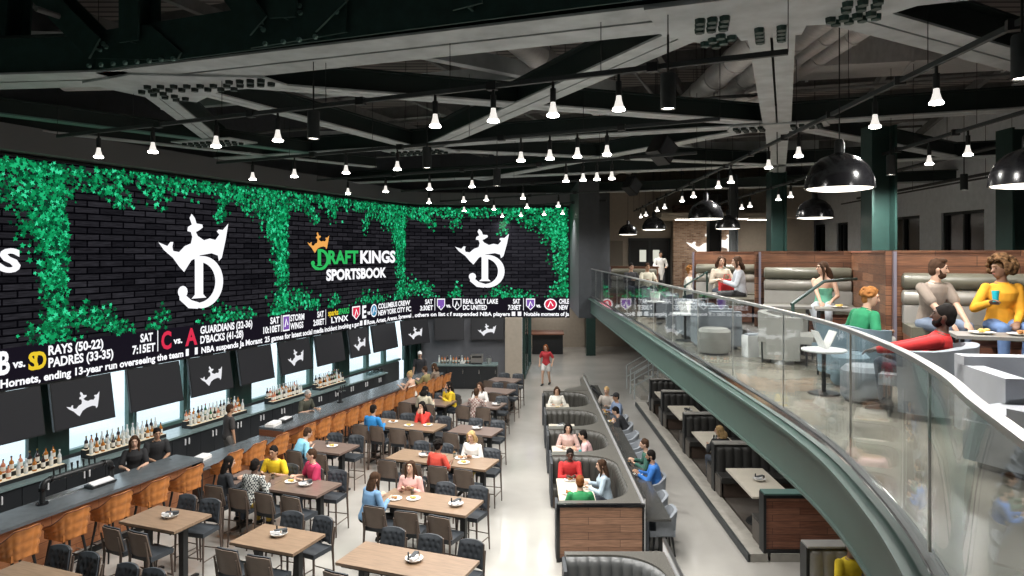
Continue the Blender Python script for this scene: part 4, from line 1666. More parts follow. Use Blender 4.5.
bay('wood backed banquette of the bearded man and the woman in orange', (4.98, 9.2), (9.2, 7.64))
bay('wood backed banquette of the woman in the green top', (4.42, 12.85), (5.9, 12.3))
bay('wood backed banquette of the woman with the red bag', (4.08, 16.55), (5.5, 16.03))
bay('low wood backed banquette in front of the double doors', (2.9, 23.2), (4.4, 22.62), 1.18, MZ)


def screen_wall(label, p0, p1):
    p0, p1 = Vector((*p0, 0)), Vector((*p1, 0))
    d = p1 - p0
    o = thing('plank_screen', label, 'partition', (p0.x, p0.y, RZ2), math.atan2(d.y, d.x))
    MB().box((d.length / 2, 0, .70), (d.length, .08, 1.40)).build('panel', M['woodmezz'], o)
    MB().box((0, 0, .71), (.03, .095, 1.42)).build('edge_trim', M['woodmezz'], o)
    MB().box((d.length / 2, 0, 1.41), (d.length, .11, .03)).build('cap', M['woodred'], o)


screen_wall('dark plank partition standing between the bearded man and the woman in green', (4.97, 9.32), (5.93, 12.32))
screen_wall('dark plank partition between the woman in green and the red bag', (4.40, 12.95), (5.52, 16.1))
# return bench of the far bay
o = thing('side_bench', 'olive side bench of the man turned left on the mezzanine', 'bench', (4.53, 14.38, RZ2), BRZ)
MB().box((0, 0, .40), (1.5, .6, .13)).bevel(.045, 3).build('seat', M['olive'], o)
MB().box((0, 0, .17), (1.45, .52, .33)).build('base', M['woodred'], o)


def barrel(label, p, rz, m, back):
    o = tub('barrel_chair', m, m, .42, back, back - .06, .82, .80, M['black'], False, 0, .12, .02, .0, low=.07)
    o.location = (p[0], p[1], MZ)
    o.rotation_euler = (0, 0, rz)
    tag(o, label, 'chair', 'barrel chairs on the mezzanine')


# low tables in front of the banquettes


def cocktail(label, p, L, rz):
    t = thing('cocktail_table', label, 'table', (p[0], p[1], RZ2), rz, 'low tables on the mezzanine')
    MB().box((0, 0, .50), (L, .5, .035)).bevel(.006).build('table_top', M['lowtable'], t)
    for sx in (-1, 1):
        for sy in (-1, 1):
            MB().box((sx * (L / 2 - .06), sy * .2, .24), (.035, .035, .48)).build('leg', M['black'], t)


cocktail('low table with the food bowl in front of the woman in orange', (5.12, 7.28), 1.0, TRZ)
cocktail('low table at the right edge beyond the white lounge chairs', (6.35, 6.83), 1.2, TRZ)
cocktail('low table with a yellow dish in front of the woman in green', (4.98, 10.85), .7, TRZ)
cocktail('low table on the left side of the woman in green', (4.35, 11.35), .75, TRZ)
cocktail('low table beside the woman with the red bag', (4.15, 14.9), .6, TRZ)
PL1.put((4.92, 7.36, RZ2 + .52), 0, 'basket of golden fries in front of the woman in orange')
PL2.put((5.24, 7.22, RZ2 + .52), 0, 'small dark bowl on the table of the woman in orange')
PL1.put((5.0, 10.86, RZ2 + .52), 1, 'yellow dish on the low table of the woman in green')

# green handrails at the platform steps
for i, (lb, pts) in enumerate((('sloping green handrail beside the woman in green', [(4.0, 10.2), (4.1, 9.2)]), ('sloping dark handrail beside the woman with the red bag', [(3.7, 15.8), (3.55, 14.1)]))):
    (x0, y0), (x1, y1) = pts
    o = thing('step_handrail', lb, 'handrail')
    MB().tube([(x0, y0, MZ + .0), (x0, y0, MZ + .90)], .026, 8).build('post', M['green'], o)
    MB().tube([(x0 - .02, y0, MZ + .88), (x0 + .6, y0 + .35, MZ + 1.20), (x0 + .66, y0 + .42, MZ + 1.21), (x1 + 1.5, y1 + 2.35, MZ + 1.21)] if i == 0 else [(x0 - .02, y0, MZ + .88), (x0 + .6, y0 + .35, MZ + 1.20), (x0 + .62, y0 + .36, MZ + .3)], .026, 8).build('rail', M['green'], o)

# lounge seating on the mezzanine floor


def lounge(label, p, rz, wd, dp, m, back=.42, arms=True, group='lounge chairs on the mezzanine', low=.40, arm_side=0):
    o = thing('lounge_chair', label, 'chair', (p[0], p[1], MZ), rz, group)
    MB().box((0, 0, low / 2 + .03), (wd, dp, low - .06)).bevel(.05, 3).build('base', m, o)
    MB().box((0, .04, low + .03), (wd - .06, dp - .1, .12)).bevel(.04, 3).build('seat', m, o)
    MB().box((0, -dp / 2 + .09, low + back / 2), (wd, .18, back + .06)).bevel(.05, 3).build('backrest', m, o)
    if arms:
        for sx in ((-1, 1) if not arm_side else (arm_side,)):
            MB().box((sx * (wd / 2 - .08), .02, low + .10), (.16, dp - .06, .30)).bevel(.05, 3).build('armrest', m, o)
    MB().box((0, 0, .02), (wd - .14, dp - .14, .04)).build('plinth', M['black'], o)
    return o


barrel('light grey barrel chair of the man in the red sweater', (4.12, 6.95), R(52), M['greyfab'], .74)
lounge('pale lounge sofa at the right edge, nearest to the glass rail', (4.52, 5.75), R(172), 1.3, .85, M['lightfab'], .30, True, arm_side=1)
lounge('low pale lounge seat standing against the glass rail near the right edge', (3.78, 5.2), R(25), .62, .5, M['lightfab'], .12, False, low=.36)
barrel('blue grey barrel chair of the young person in the green polo', (4.36, 9.05), R(-75), M['bluefab'], .72)
barrel('taupe barrel chair just left of the green polo', (4.0, 10.4), R(-120), M['midfab'], .76)
for i, (x, y, rz, lb) in enumerate(((3.35, 12.0, -95, 'dark grey lounge chair on the mezzanine, nearest of the dark row'), (3.45, 13.3, -80, 'dark grey lounge chair on the mezzanine, second of the dark row'),
                                    (3.4, 14.6, -100, 'dark grey lounge chair on the mezzanine, third of the dark row'), (3.4, 17.2, -85, 'dark grey lounge chair on the mezzanine, farthest of the dark row'))):
    lounge(lb, (x, y), R(rz), .75, .75, M['greyfab'], .32, True, 'dark lounge chairs on the mezzanine')


def pouf(label, p, r, h, m):
    o = thing('pouf', label, 'pouf', (p[0], p[1], MZ), 0, 'poufs on the mezzanine')
    MB().lathe([(r - .03, .03), (r, .07), (r, h - .05), (r - .05, h), (0, h + .005)], 28).build('cushion', m, o)
    MB().lathe([(r - .05, 0), (r - .05, .04)], 24).build('plinth', M['black'], o)


pouf('round blue grey pouf in front of the green polo', (4.02, 8.45), .22, .42, M['bluefab'])
pouf('square looking pale pouf below the red sweater', (3.78, 7.6), .25, .40, M['greyfab'])
pouf('round taupe pouf by the dark lounge chairs', (3.1, 11.2), .27, .42, M['midfab'])


def side_table(label, p):
    t = thing('side_table', label, 'table', (p[0], p[1], MZ), 0, 'small metal tables on the mezzanine')
    MB().lathe([(.24, .50), (.25, .51), (.25, .525), (0, .53)], 28).build('table_top', M['white'], t)
    MB().cyl((0, 0, .02), (0, 0, .5), .025).lathe([(.18, 0), (.17, .02), (.03, .03)], 24).build('pedestal', M['black'], t)


side_table('small round table beside the red sweater', (3.5, 8.0))
side_table('small round table among the dark lounge chairs', (3.0, 12.8))
side_table('small round table far along the mezzanine', (3.05, 16.0))
for i, (x, y, lb) in enumerate(((3.5, 8.0, 'white menu folder on the table beside the red sweater'), (3.0, 12.8, 'white menu folder among the dark lounge chairs'), (3.05, 16.0, 'white menu folder far along the mezzanine'))):
    o = thing('menu_folder', lb, 'menu', (x, y, MZ + .53), .6 * i)
    for s in (-1, 1):
        MB().box((s * .06, 0, .11), (.008, .2, .22), 0, Matrix.Rotation(s * .45, 3, 'Y')).build('cover', M['paper'], o)
for i, (x, y, wd, lb) in enumerate(((3.85, 10.2, .25, 'white box imitating a glass reflection, left of the green polo'), (3.62, 10.9, .25, 'white box imitating a glass reflection, farther of two'))):
    o = thing('reflection_box', lb, 'box', (x, y, MZ), .2)  # solid white box in place of a reflection in the glass
    MB().box((0, 0, .17), (wd, .2, .34)).bevel(.01).build('body', M['white'], o)
    MB().box((0, 0, .35), (wd - .06, .14, .03)).build('inset', M['greyfab'], o)

# far end of the mezzanine: beige wall, double doors, brick panel, columns
FY = 36.0
struct(MB().box((5.9, FY + .15, 6.6), (4.6, .3, 5.4)), 'wall_back_mezzanine', M['beige'])
mb = MB().box((6.55, FY - .03, 6.32), (2.2, .1, .12))
for x in (5.5, 6.55, 7.6):
    mb.box((x, FY - .03, 5.1), (.1, .1, 2.4))
d = struct(mb, 'door_2', M['beamdark'])
for x in (6.02, 7.08):
    l = struct(MB().box((x, FY - .03, 5.1), (.96, .06, 2.36)), 'door_leaf', M['black'], d)
    struct(MB().box((x + (.18 if x < 6.5 else -.18), FY - .07, 5.45), (.34, .02, .62)), 'pane', emis('door_light', (.85, .85, .72), .8), l)
mb = MB().box((4.55, FY - .02, 5.1), (1.2, .06, 2.3))
struct(mb, 'door_3', mat('flush_door', (.25, .22, .18), .6))
struct(MB().box((9.2, FY - .9, 6.0), (3.2, .25, 4.1)), 'wall_brick', M['brick'])
struct(MB().box((12.8, FY - .4, 6.5), (4.4, .25, 5.2)), 'wall_back_right', M['beige'])
o = thing('crown_sign', 'large white crown shaped sign mounted on the far brick wall', 'sign', (9.55, FY - 1.05, 5.45))
bmx = bmesh.new()
cp = [((s + .02) * 1.05, (z - 5.13) * .95) for s, z in MARK['crown']]
fv = [bmx.verts.new((x, 0, z)) for x, z in cp]
fc = bmx.faces.new(fv)
rr = bmesh.ops.extrude_face_region(bmx, geom=[fc])
for v in [g for g in rr['geom'] if isinstance(g, bmesh.types.BMVert)]:
    v.co.y -= .09
bmesh.ops.triangulate(bmx, faces=bmx.faces)
mm = MB()
mm.bm.free()
mm.bm = bmx
mm.build('crown_plate', emis('sign_light', (1, .96, .90), 1.2), o)
o = thing('planter_fence', 'low slatted wood fence in front of the brick wall', 'fence', (7.3, 31.5, MZ))
for k in range(5):
    MB().box((k * .32, 0, .6), (.12, .08, 1.2)).build('slat', M['wood'], o)
for i, (x, y, wd, m) in enumerate(((7.25, 14.0, .46, 'green'), (8.1, 22.0, .45, 'green'), (10.3, 14.3, .5, 'green'), (8.3, 30.0, .48, 'black'), (6.9, 22.6, .2, 'beamdark'))):
    mb = MB()
    hw = wd / 2
    mb.box((x - hw, y, 6.07), (.05, wd, 4.24)).box((x + hw, y, 6.07), (.05, wd, 4.24)).box((x, y, 6.07), (wd, .05, 4.24))
    struct(mb, 'column_%d' % (i + 10), M[m])


# lit soffit over the brick wall
PANELS = []
struct(MB().box((9.5, 33.4, 7.35), (6.4, 4.0, .2)), 'ceiling_soffit', M['beige'])
for i, (x, y) in enumerate(((8.0, 33.2), (9.9, 32.6), (11.6, 33.4))):
    o = thing('recessed_light', 'bright recessed light panel over the brick wall, %s from left' % ORD[i], 'ceiling light', (x, y, 7.23), 0, 'light panels over the brick wall')
    MB().box((0, 0, 0), (1.3, .5, .04)).build('diffuser', M['diff'], o)
    MB().box((0, 0, .015), (1.4, .6, .03)).build('frame', M['white'], o)
    PANELS.append(o)

# added downlights, out of sight, to brighten the lower booths and the passage
def make_down():
    o = thing('fill_downlight', 'x', 'ceiling light')
    MB().lathe([(.09, .0), (.10, -.012), (.075, -.012), (.07, .0)], 20, cap=False).build('trim_ring', M['white'], o)
    MB().lathe([(.07, -.004), (0, -.004)], 18).build('diffuser', M['diff'], o)
    return o
# ================================================================ roof steel (bottom chords near z 8.2)
HZ = 8.2


def up(px, py, z=HZ):
    d = F * (z - E) / (CY - py)
    return Vector(((px - CX) * d / F, d, z))


NB = [0]


def steel(p0, p1, w=.5, h=.42, z=HZ, double=True, m='beam'):
    """paired flanges with a slot between, webs above, seen from below"""
    NB[0] += 1
    p0, p1 = Vector((*p0[:2], z)), Vector((*p1[:2], z))
    d = (p1 - p0).normalized()
    n = Vector((-d.y, d.x, 0))
    mb = MB()
    if double:
        q = w * .255
        for s in (-1, 1):
            mb.beam(p0 + n * s * q + Vector((0, 0, .015)), p1 + n * s * q + Vector((0, 0, .015)), w * .45, .03)
    else:
        mb.beam(p0 + Vector((0, 0, .015)), p1 + Vector((0, 0, .015)), w, .03)
    o = mb.build('ceiling_beam_%d' % NB[0], M[m])
    o['kind'] = 'structure'
    mb = MB()
    for s in ((-1, 1) if double else (0,)):
        mb.beam(p0 + n * s * w * .26 + Vector((0, 0, h / 2)), p1 + n * s * w * .26 + Vector((0, 0, h / 2)), .03, h - .03)
    mb.beam(p0 + Vector((0, 0, h)), p1 + Vector((0, 0, h)), w, .03)
    mb.build('web', M['web'], o)
    return o


N1, N2 = Vector((2.6, 7.25, HZ)), Vector((5.13, 13.9, HZ))
K1 = Vector((-5.97, 10.27, HZ))
K2 = K1 + (N2 - N1)
# main truss in front
steel(N1 + W * -.6, K1 + W * -.1, .98, .55)
steel(K1 + W * .3, Vector((-12.5, 10.9, HZ)), .85, .55)
steel(N1 + W * .2, N1 + W * 9, .98, .55)
steel(N1 + U * .4, N2 - U * .1, .56, .42)
steel(N2, N2 + U * 22, .5, .42)
ND = N1 + U * .1
steel(ND - W * .4, Vector((-2.6, 17.4, HZ)), .52, .40)
steel(ND + W * .5 + U * .1, Vector((8.6, 10.4, HZ)), .6, .42)
steel(N2 - W * .1, N2 - W * 14.5, .42, .40)
steel(N2 + W * .1, N2 + W * 9, .42, .40)
steel(N2 - W * .3 - U * .1, K1 + W * .2, .42, .36, HZ + .02)
steel(K1 + U * .2, Vector((-7.3, 16.2, HZ)), .42, .36)
steel(K1 + U * .1 + W * .3, Vector((-2.6, 17.4, HZ)), .36, .36, HZ + .01)
N3 = N2 + U * 6.9
steel(N3 + W * 8, N3 - W * 15, .5, .40)
steel(N3 + U * 7 + W * 8, N3 + U * 7 - W * 14, .5, .40)
steel(N2 + U * .2 - W * .2, Vector((-1.6, 24.4, HZ)), .40, .36)
steel(N2 + U * .2 + W * .2, Vector((11.5, 18.5, HZ)), .40, .36)
steel(N3 - W * .2, Vector((-2.6, 17.4, HZ)), .40, .36, HZ + .02)
steel(Vector((-13, 9.0, HZ)), Vector((-5.6, 17.8, HZ)), .30, .30, HZ - .02, True, 'greengrey')
steel(Vector((-13, 12.0, HZ)), Vector((-4.6, 20.8, HZ)), .30, .30, HZ, True, 'beam')

# gusset plates with bolts
BOLT = M['green']


def gusset(poly, z, bolts, bm='web'):
    NB[0] += 1
    mb = MB().prism(poly, z - .035, z - .005)
    o = mb.build('ceiling_plate_%d' % NB[0], M['beam'])
    o['kind'] = 'structure'
    mb = MB()
    for x, y in bolts:
        mb.lathe([(.055, z - .09), (.06, z - .05), (.06, z - .034)], 6, (x, y, 0))
    mb.build('bolts', M[bm], o)


def pl(c, pts):
    out = []
    for a, b in pts:
        p = c + W * a + U * b
        out.append((p.x, p.y))
    return out


def bolt_grid(c, a0, b0, da, db, na, nb_):
    out = []
    for i in range(na):
        for j in range(nb_):
            p = c + W * (a0 + da[0] * i + db[0] * j) + U * (b0 + da[1] * i + db[1] * j)
            out.append((p.x, p.y))
    return out


gb = bolt_grid(N1, -.72, .0, (.13, .0), (-.02, .16), 3, 3) + bolt_grid(N1, -.55, .62, (.12, .1), (-.1, .12), 2, 3) + bolt_grid(N1, -.12, .55, (.0, .14), (.24, 0), 4, 2) + \
    bolt_grid(N1, .62, .45, (.13, -.02), (.06, .12), 4, 2) + bolt_grid(N1, .75, .0, (.14, 0), (0, .16), 3, 2)
gusset(pl(N1, [(-1.25, -.5), (1.3, -.5), (1.45, .35), (.95, .75), (.38, .62), (.34, .95), (-.34, .95), (-.38, .7), (-.75, .95), (-1.2, .45)]), HZ, gb, 'green')
gusset(pl(N2, [(-.9, -.3), (.9, -.3), (1.0, .25), (.3, .6), (-.3, .6), (-1.0, .25)]), HZ, bolt_grid(N2, -.8, -.15, (.16, 0), (.02, .16), 4, 3) + bolt_grid(N2, .3, -.15, (.16, 0), (.02, .16), 4, 3))
gusset(pl(K1, [(-.7, -.2), (.4, -.3), (2.1, .5), (2.1, 1.0), (.9, .9), (-.1, 1.4), (-.6, .8)]), HZ, bolt_grid(K1, .1, .25, (.2, .06), (-.05, .2), 7, 2) + bolt_grid(K1, -.25, .45, (.02, .2), (.18, .02), 4, 2) + bolt_grid(K1, 1.5, .45, (.17, .03), (0, .22), 4, 2))
J = Vector((-2.6, 17.4, HZ))
gusset(pl(J, [(-.9, -.5), (.8, -.5), (.9, .3), (-.8, .5)]), HZ, bolt_grid(J, -.7, -.3, (.18, 0), (.02, .2), 8, 3))
J = Vector((-7.2, 16.0, HZ))
gusset(pl(J, [(-.9, -.5), (.8, -.5), (.9, .3), (-.8, .5)]), HZ, bolt_grid(J, -.7, -.3, (.18, 0), (.02, .2), 8, 3))

# truss webs standing on the main chord
tr = thing('roof_truss', 'dark green bolted steel truss crossing the top of the photo', 'truss')
tz = HZ + .55


def on_truss(px, py, dy=-.30):
    # point of the truss plane (through K1 along W) on the ray of a pixel
    k = (px - CX) / F
    p, w = K1 - U * .5 + U * (dy + .3), W
    # (p + w t).x = k * (p + w t).y
    t = (k * p.y - p.x) / (w.x - k * w.y)
    q = p + w * t
    return Vector((q.x, q.y, E + (CY - py) * q.y / F))


def member(p0, p1, w=.32, dp=.34, name='diagonal', bolts=()):
    d = (p1 - p0).normalized()
    side = U
    mb = MB()
    for s in (-1, 1):
        mb.beam(p0 + U * (s * dp / 2), p1 + U * (s * dp / 2), .03, w, d.cross(U))
    mb.beam(p0, p1, dp, .03, d.cross(U))
    return mb.build(name, M['truss'], tr)


member(on_truss(48, -6), on_truss(106, 52), .34)
member(on_truss(140, -10), on_truss(140, 45), .36, .34, 'post')
member(on_truss(12, -10), on_truss(8, 62), .40, .34, 'post')
member(on_truss(240, -8), on_truss(268, 30), .34)
member(on_truss(294, -10), on_truss(292, 22), .40, .34, 'post')
member(on_truss(352, -8), on_truss(318, 26), .34)
member(on_truss(470, -30), on_truss(474, 12), .36, .34, 'post')


def plate(px_poly, bolts, dy):
    pts = [on_truss(x, y, dy) for x, y in px_poly]
    mb = MB()
    mb.rings([[p for p in pts], [p + U * .03 for p in pts]])
    g = mb.build('gusset_plate', M['truss'], tr)
    mb = MB()
    for x, y in bolts:
        p = on_truss(x, y, dy)
        mb.cyl(p, p - U * .035, .035, .03, 6)
    mb.build('bolts', M['greengrey'], g)


plate([(92, 58), (97, 40), (112, 38), (118, 28), (150, 25), (181, 52), (176, 60)], [(98, 46), (101, 50), (104, 44), (107, 47), (128, 38), (128, 30)] + [(90 + 12 * k, 66 - k) for k in range(8)], -.36)
plate([(250, 48), (256, 20), (262, 0), (346, -4), (346, 32), (300, 40)], [(260, 18), (262, 24), (264, 30), (294, 6), (300, 6), (294, 14), (301, 13), (328, 8), (334, 6), (330, 14), (337, 12), (266, 44), (284, 42), (300, 40), (316, 37)], -.36)
# chord side face
MB().beam(K1 - U * .5 + Vector((0, 0, .3)), K1 - U * .5 + W * 8.2 + Vector((0, 0, .3)), .03, .55).build('chord_plate', M['truss'], tr)
MB().beam(K1 - U * .42 + Vector((0, 0, .3)), Vector((-12.5, 10.45, HZ + .3)), .03, .55).build('chord_plate', M['truss'], tr)

# upper roof members: joists and purlins under the deck
mb = MB()
jn = 0
for k in range(-3, 9):
    p = Vector((0, 8 + k * 3.4, 10.35))
    o = MB().beam(p - W * 15, p + W * 15, .18, .4).beam(p - W * 15 + Vector((0, 0, -.2)), p + W * 15 + Vector((0, 0, -.2)), .28, .03).build('ceiling_joist_%d' % (k + 4), M['joist'])
    o['kind'] = 'structure'
for k in range(-5, 6):
    p = Vector((k * 2.6, 0, 10.0))
    o = MB().beam(p + U * 0, p + U * 40, .12, .22).build('ceiling_purlin_%d' % (k + 6), M['joist'])
    o['kind'] = 'structure'
for k, (x0, y0, x1, y1, z) in enumerate(((-11, 12, -6.5, 12.5, 9.4), (-9, 17, 0, 14, 9.3), (-4, 10.4, 2, 15, 9.2), (-6, 20, 3, 19, 9.0), (2, 18, 9, 25, 9.0), (-1, 22, 9, 21, 8.9))):
    o = MB().beam((x0, y0, z), (x1, y1, z), .2, .3).build('ceiling_brace_%d' % k, M['beam'])
    o['kind'] = 'structure'

# ducts


def duct(label, p0, p1, r):
    o = thing('air_duct', label, 'duct', (0, 0, 0), 0, 'round metal ducts')
    p0, p1 = Vector(p0), Vector(p1)
    MB().cyl(p0, p1, r, n=24).build('pipe', M['duct'], o)
    n = int((p1 - p0).length / 1.25)
    mb = MB()
    d = (p1 - p0).normalized()
    for k in range(1, n):
        c = lerp(p0, p1, k / n)
        mb.cyl(c - d * .03, c + d * .03, r + .018, n=24)
    mb.build('collar', M['duct'], o)
    mb = MB()
    for k in range(1, n, 2):
        c = lerp(p0, p1, k / n)
        for s in (-1, 1):
            mb.cyl(c + Vector((s * r, 0, 0)), c + Vector((s * r, 0, 1.6)), .008, n=6)
    mb.build('hanger', M['black'], o)


for i, (x, z, r) in enumerate(((3.9, 9.15, .24), (4.5, 9.15, .22), (5.0, 9.2, .17), (5.45, 9.2, .15))):
    duct('round grey duct right of the hall centre, %s from the left of the bundle' % ORD[i], (x, 7.5, z), (x - .1, 29, z), r)
duct('single round duct running above the main beam at upper centre', (-1.2, 9.0, 9.35), (2.6, 19.5, 9.35), .26)
duct('short round duct end showing at the far left under the beam', (-8.9, 13.2, 8.95), (-6.9, 13.0, 8.95), .22)
o = thing('rectangular_duct', 'wide rectangular sheet metal duct above the right pendant lamps', 'duct')
MB().beam((5.3, 13.6, 9.45), (13.0, 11.9, 9.45), 1.1, .6).build('casing', M['duct'], o)
for k in range(5):
    c = lerp(Vector((5.6, 13.53, 9.45)), Vector((12.6, 12.0, 9.45)), k / 4)
    MB().beam(c - W * .03, c + W * .03, 1.16, .66).build('flange', M['duct'], o)
for i, (px, py, z) in enumerate(((662, 150, 8.0), (632, 186, 8.0), (475, 10, 9.0))):
    if i == 2:
        continue
    p = up(px, py, z)
    o = thing('ceiling_speaker', 'square black loudspeaker tilted beside the ducts, %s one' % ('nearer', 'farther')[i], 'speaker', (p.x, p.y, p.z), .6)
    MB().box((0, 0, 0), (.5, .4, .5), 0, Matrix.Rotation(.6, 3, 'Y')).bevel(.02).build('box', M['black'], o)
    MB().box((0, -.21, 0), (.42, .02, .42), 0, Matrix.Rotation(.6, 3, 'Y')).build('grille', M['char'], o)
    MB().cyl((0, 0, .2), (0, 0, 1.6), .015).build('hanger', M['black'], o)

# ================================================================ lamps
LD = {}


def lamp(kind, parent, z, energy, size=R(150), blend=.8, rad=.05):
    if kind not in LD:
        l = bpy.data.lights.new(kind, 'SPOT')
        l.energy = energy
        l.spot_size = size
        l.spot_blend = blend
        l.shadow_soft_size = rad
        l.color = (1, .972, .93)
        LD[kind] = l
    o = bpy.data.objects.new(kind, LD[kind])
    COL.objects.link(o)
    o.parent = parent
    o.location = (0, 0, z)
    return o


BZ = 7.25


def make_spot():
    o = thing('track_lamp', 'x', 'lamp')
    MB().cyl((0, 0, .10), (0, 0, .26), .035, n=10).cyl((0, 0, .26), (0, 0, .34), .018, n=8).build('socket', M['black'], o)
    MB().lathe([(.028, .10), (.033, .055), (.048, .0), (.066, -.04)], 16, cap=False).build('reflector', M['bulbneck'], o)
    MB().lathe([(.066, -.038), (.074, -.056), (.072, -.064), (.045, -.072), (0, -.075)], 16).build('bulb', M['bulb'], o)
    return o


SK = Kind(make_spot())
ROWS = [
    ('first', [(99.5, 154), (154, 149), (214, 142), (278, 137), (435.5, 122.5), (493, 115), (553, 111), (618, 106)]),
    ('second', [(251, 176.5), (296, 174.5), (345.5, 170), (398, 167), (521, 158), (550, 155), (577.5, 153.5), (607, 151.5)]),
    ('third', [(347, 191.5), (386.5, 190), (429.5, 187), (472, 184.5), (566, 179), (583, 178), (597, 177), (612, 176)]),
    ('fourth', [(429.5, 201.5), (463.5, 199.5), (486, 198), (523, 197)]),
    ('fifth', [(464, 209.5), (494, 208), (527, 206.5), (558.5, 204.5)]),
    ('sixth', [(502, 215), (521, 215), (544, 213.5), (563, 212)]),
]


def track(label, a, b, z=BZ + .37):
    o = thing('light_track', label, 'track', (0, 0, 0), 0, 'lighting tracks')
    a, b = Vector((*a[:2], z)), Vector((*b[:2], z))
    MB().beam(a, b, .05, .055).build('rail', M['beamdark'], o)
    n = max(2, int((b - a).length / 1.9))
    for k in range(n + 1):
        p = lerp(a, b, k / n)
        MB().cyl(p, p + Vector((0, 0, 1.2)), .005, n=6).build('hanger', M['black'], o)
    for k in range(1, n):
        p = lerp(a, b, (k + .3) / n)
        MB().box(p + Vector((0, 0, .0)), (.12, .09, .10), -A20).build('junction_box', M['black'], o)


for name, pts in ROWS:
    P = [up(x, y, BZ) for x, y in pts]
    # fit one straight track through the row
    c = sum(P, Vector()) / len(P)
    a = sum((p.x - c.x) * (p.y - c.y) for p in P) / max(.01, sum((p.x - c.x) ** 2 for p in P))
    x0, x1 = P[0].x - 1.0, P[-1].x + 1.6
    track('%s dark lighting track from the camera, running across the hall' % name, (x0, c.y + a * (x0 - c.x)), (x1, c.y + a * (x1 - c.x)))
    for i, p in enumerate(P):
        y = c.y + a * (p.x - c.x)
        o = SK.put((p.x, y, BZ), 0, 'small white flared spot lamp, %s from left on the %s lighting track' % (ORD[i], name), 'track spot lamps')
        lamp('track_light', o, -.12, SPOT_W)
MZL = [(935, 98), (880, 122.5), (799, 153), (772, 165), (733, 180), (719.5, 185), (694, 195), (684, 199.5), (667.5, 206.5), (661, 209.5), (648, 214), (643, 216)]
P = [up(x, y, BZ) for x, y in MZL]
track('long dark lighting track running up the mezzanine', (4.38 + .034 * (3.5 - 7.3), 3.5), (4.38 + .034 * (33 - 7.3), 33))
for i, p in enumerate(P):
    o = SK.put((4.38 + .034 * (p.y - 7.3), p.y, BZ), 0, 'small white flared spot lamp, %s from right on the mezzanine lighting track' % ORD[i], 'mezzanine spot lamps')
    lamp('mezzanine_light', o, -.12, MEZZ_W, R(173), .85)
for i, (x, y, d) in enumerate(((930, 161, 'nearest'), (969, 151.5, 'farthest right'), (794, 195, 'just left of a pendant'), (780, 198, 'left'), (751, 205, 'middle'), (741, 207, 'farthest'))):
    p = up(x, y, BZ)
    o = SK.put((7.2 + .043 * (p.y - 11.1), p.y, BZ), 0, 'spot lamp on the second mezzanine track, ' + d, 'mezzanine spot lamps')
    lamp('mezzanine_light', o, -.12, MEZZ_W, R(173), .85)
track('second dark lighting track up the mezzanine, right of the large pendant', (7.2 - .043 * 6, 5.1), (7.2 + .043 * 19, 30.1))


def make_can():
    o = thing('cylinder_light', 'x', 'lamp')
    MB().lathe([(.02, .38), (.075, .38), (.082, .36), (.082, 0), (.072, 0), (.07, .03)], 22, cap=False).build('housing', M['beamdark'], o)
    MB().lathe([(.071, .012), (0, .012)], 20).build('diffuser', M['diff'], o)
    MB().cyl((0, 0, .38), (0, 0, .8), .012, n=8).cyl((0, 0, .8), (0, 0, 3.89), .006, n=6).build('stem', M['black'], o)
    return o


CN = Kind(make_can())
for i, (x, y, z, w) in enumerate(((313.5, 139, 7.15, 'left of centre under the main beam'), (427, 168, 7.15, 'above the word mark'), (497, 186, 7.1, 'above the right ivy panel'), (668, 109, 7.15, 'right of the first lamp track'),
                                  (891, 175, 7.1, 'right of the large pendant'), (964, 190, 7.1, 'in front of the grey wall'), (1022, 79, 7.1, 'cut by the right edge at top'))):
    p = up(x, y, z)
    o = CN.put((p.x, p.y, z), 0, 'dark cylinder downlight ' + w, 'cylinder downlights')
    lamp('can_light', o, -.03, CAN_W, R(160), .8, .1)


def make_pendant():
    o = thing('dome_pendant', 'x', 'lamp')
    prof = [(.05, .44), (.10, .42), (.22, .37), (.32, .27), (.385, .13), (.40, 0), (.392, 0), (.375, .13), (.31, .26), (.21, .355), (.05, .42)]
    MB().lathe(prof, 36, cap=False).build('shade', M['blackgloss'], o)
    MB().lathe([(.06, .43), (.06, .56), (.035, .60)], 16).build('cap', M['black'], o)
    MB().cyl((0, 0, .58), (0, 0, 4.62), .008, n=6).build('cord', M['black'], o)
    MB().lathe([(.375, .012), (.36, -.006), (.25, -.022), (0, -.03)], 32).build('diffuser', emis('pendant_glow', (1, .93, .80), 3.2), o)
    return o


PK = Kind(make_pendant())
for i, (x, y, w) in enumerate(((3.82, 8.3, 'largest black dome pendant, over the green polo'), (6.45, 15.2, 'black dome pendant below and left of the largest one'), (4.13, 15.6, 'black dome pendant over the red bag woman'),
                               (6.5, 21.9, 'black dome pendant in front of the brick wall'), (4.3, 22.8, 'black dome pendant in front of the double doors'), (4.34, 28.8, 'smallest black dome pendant, left of the double doors'),
                               (5.82, 7.9, 'black dome pendant cut by the right edge'))):
    o = PK.put((x, y, 6.38), 0, w, 'black dome pendants')
    lamp('pendant_light', o, .02, PEND_W, R(150), .5, .15)

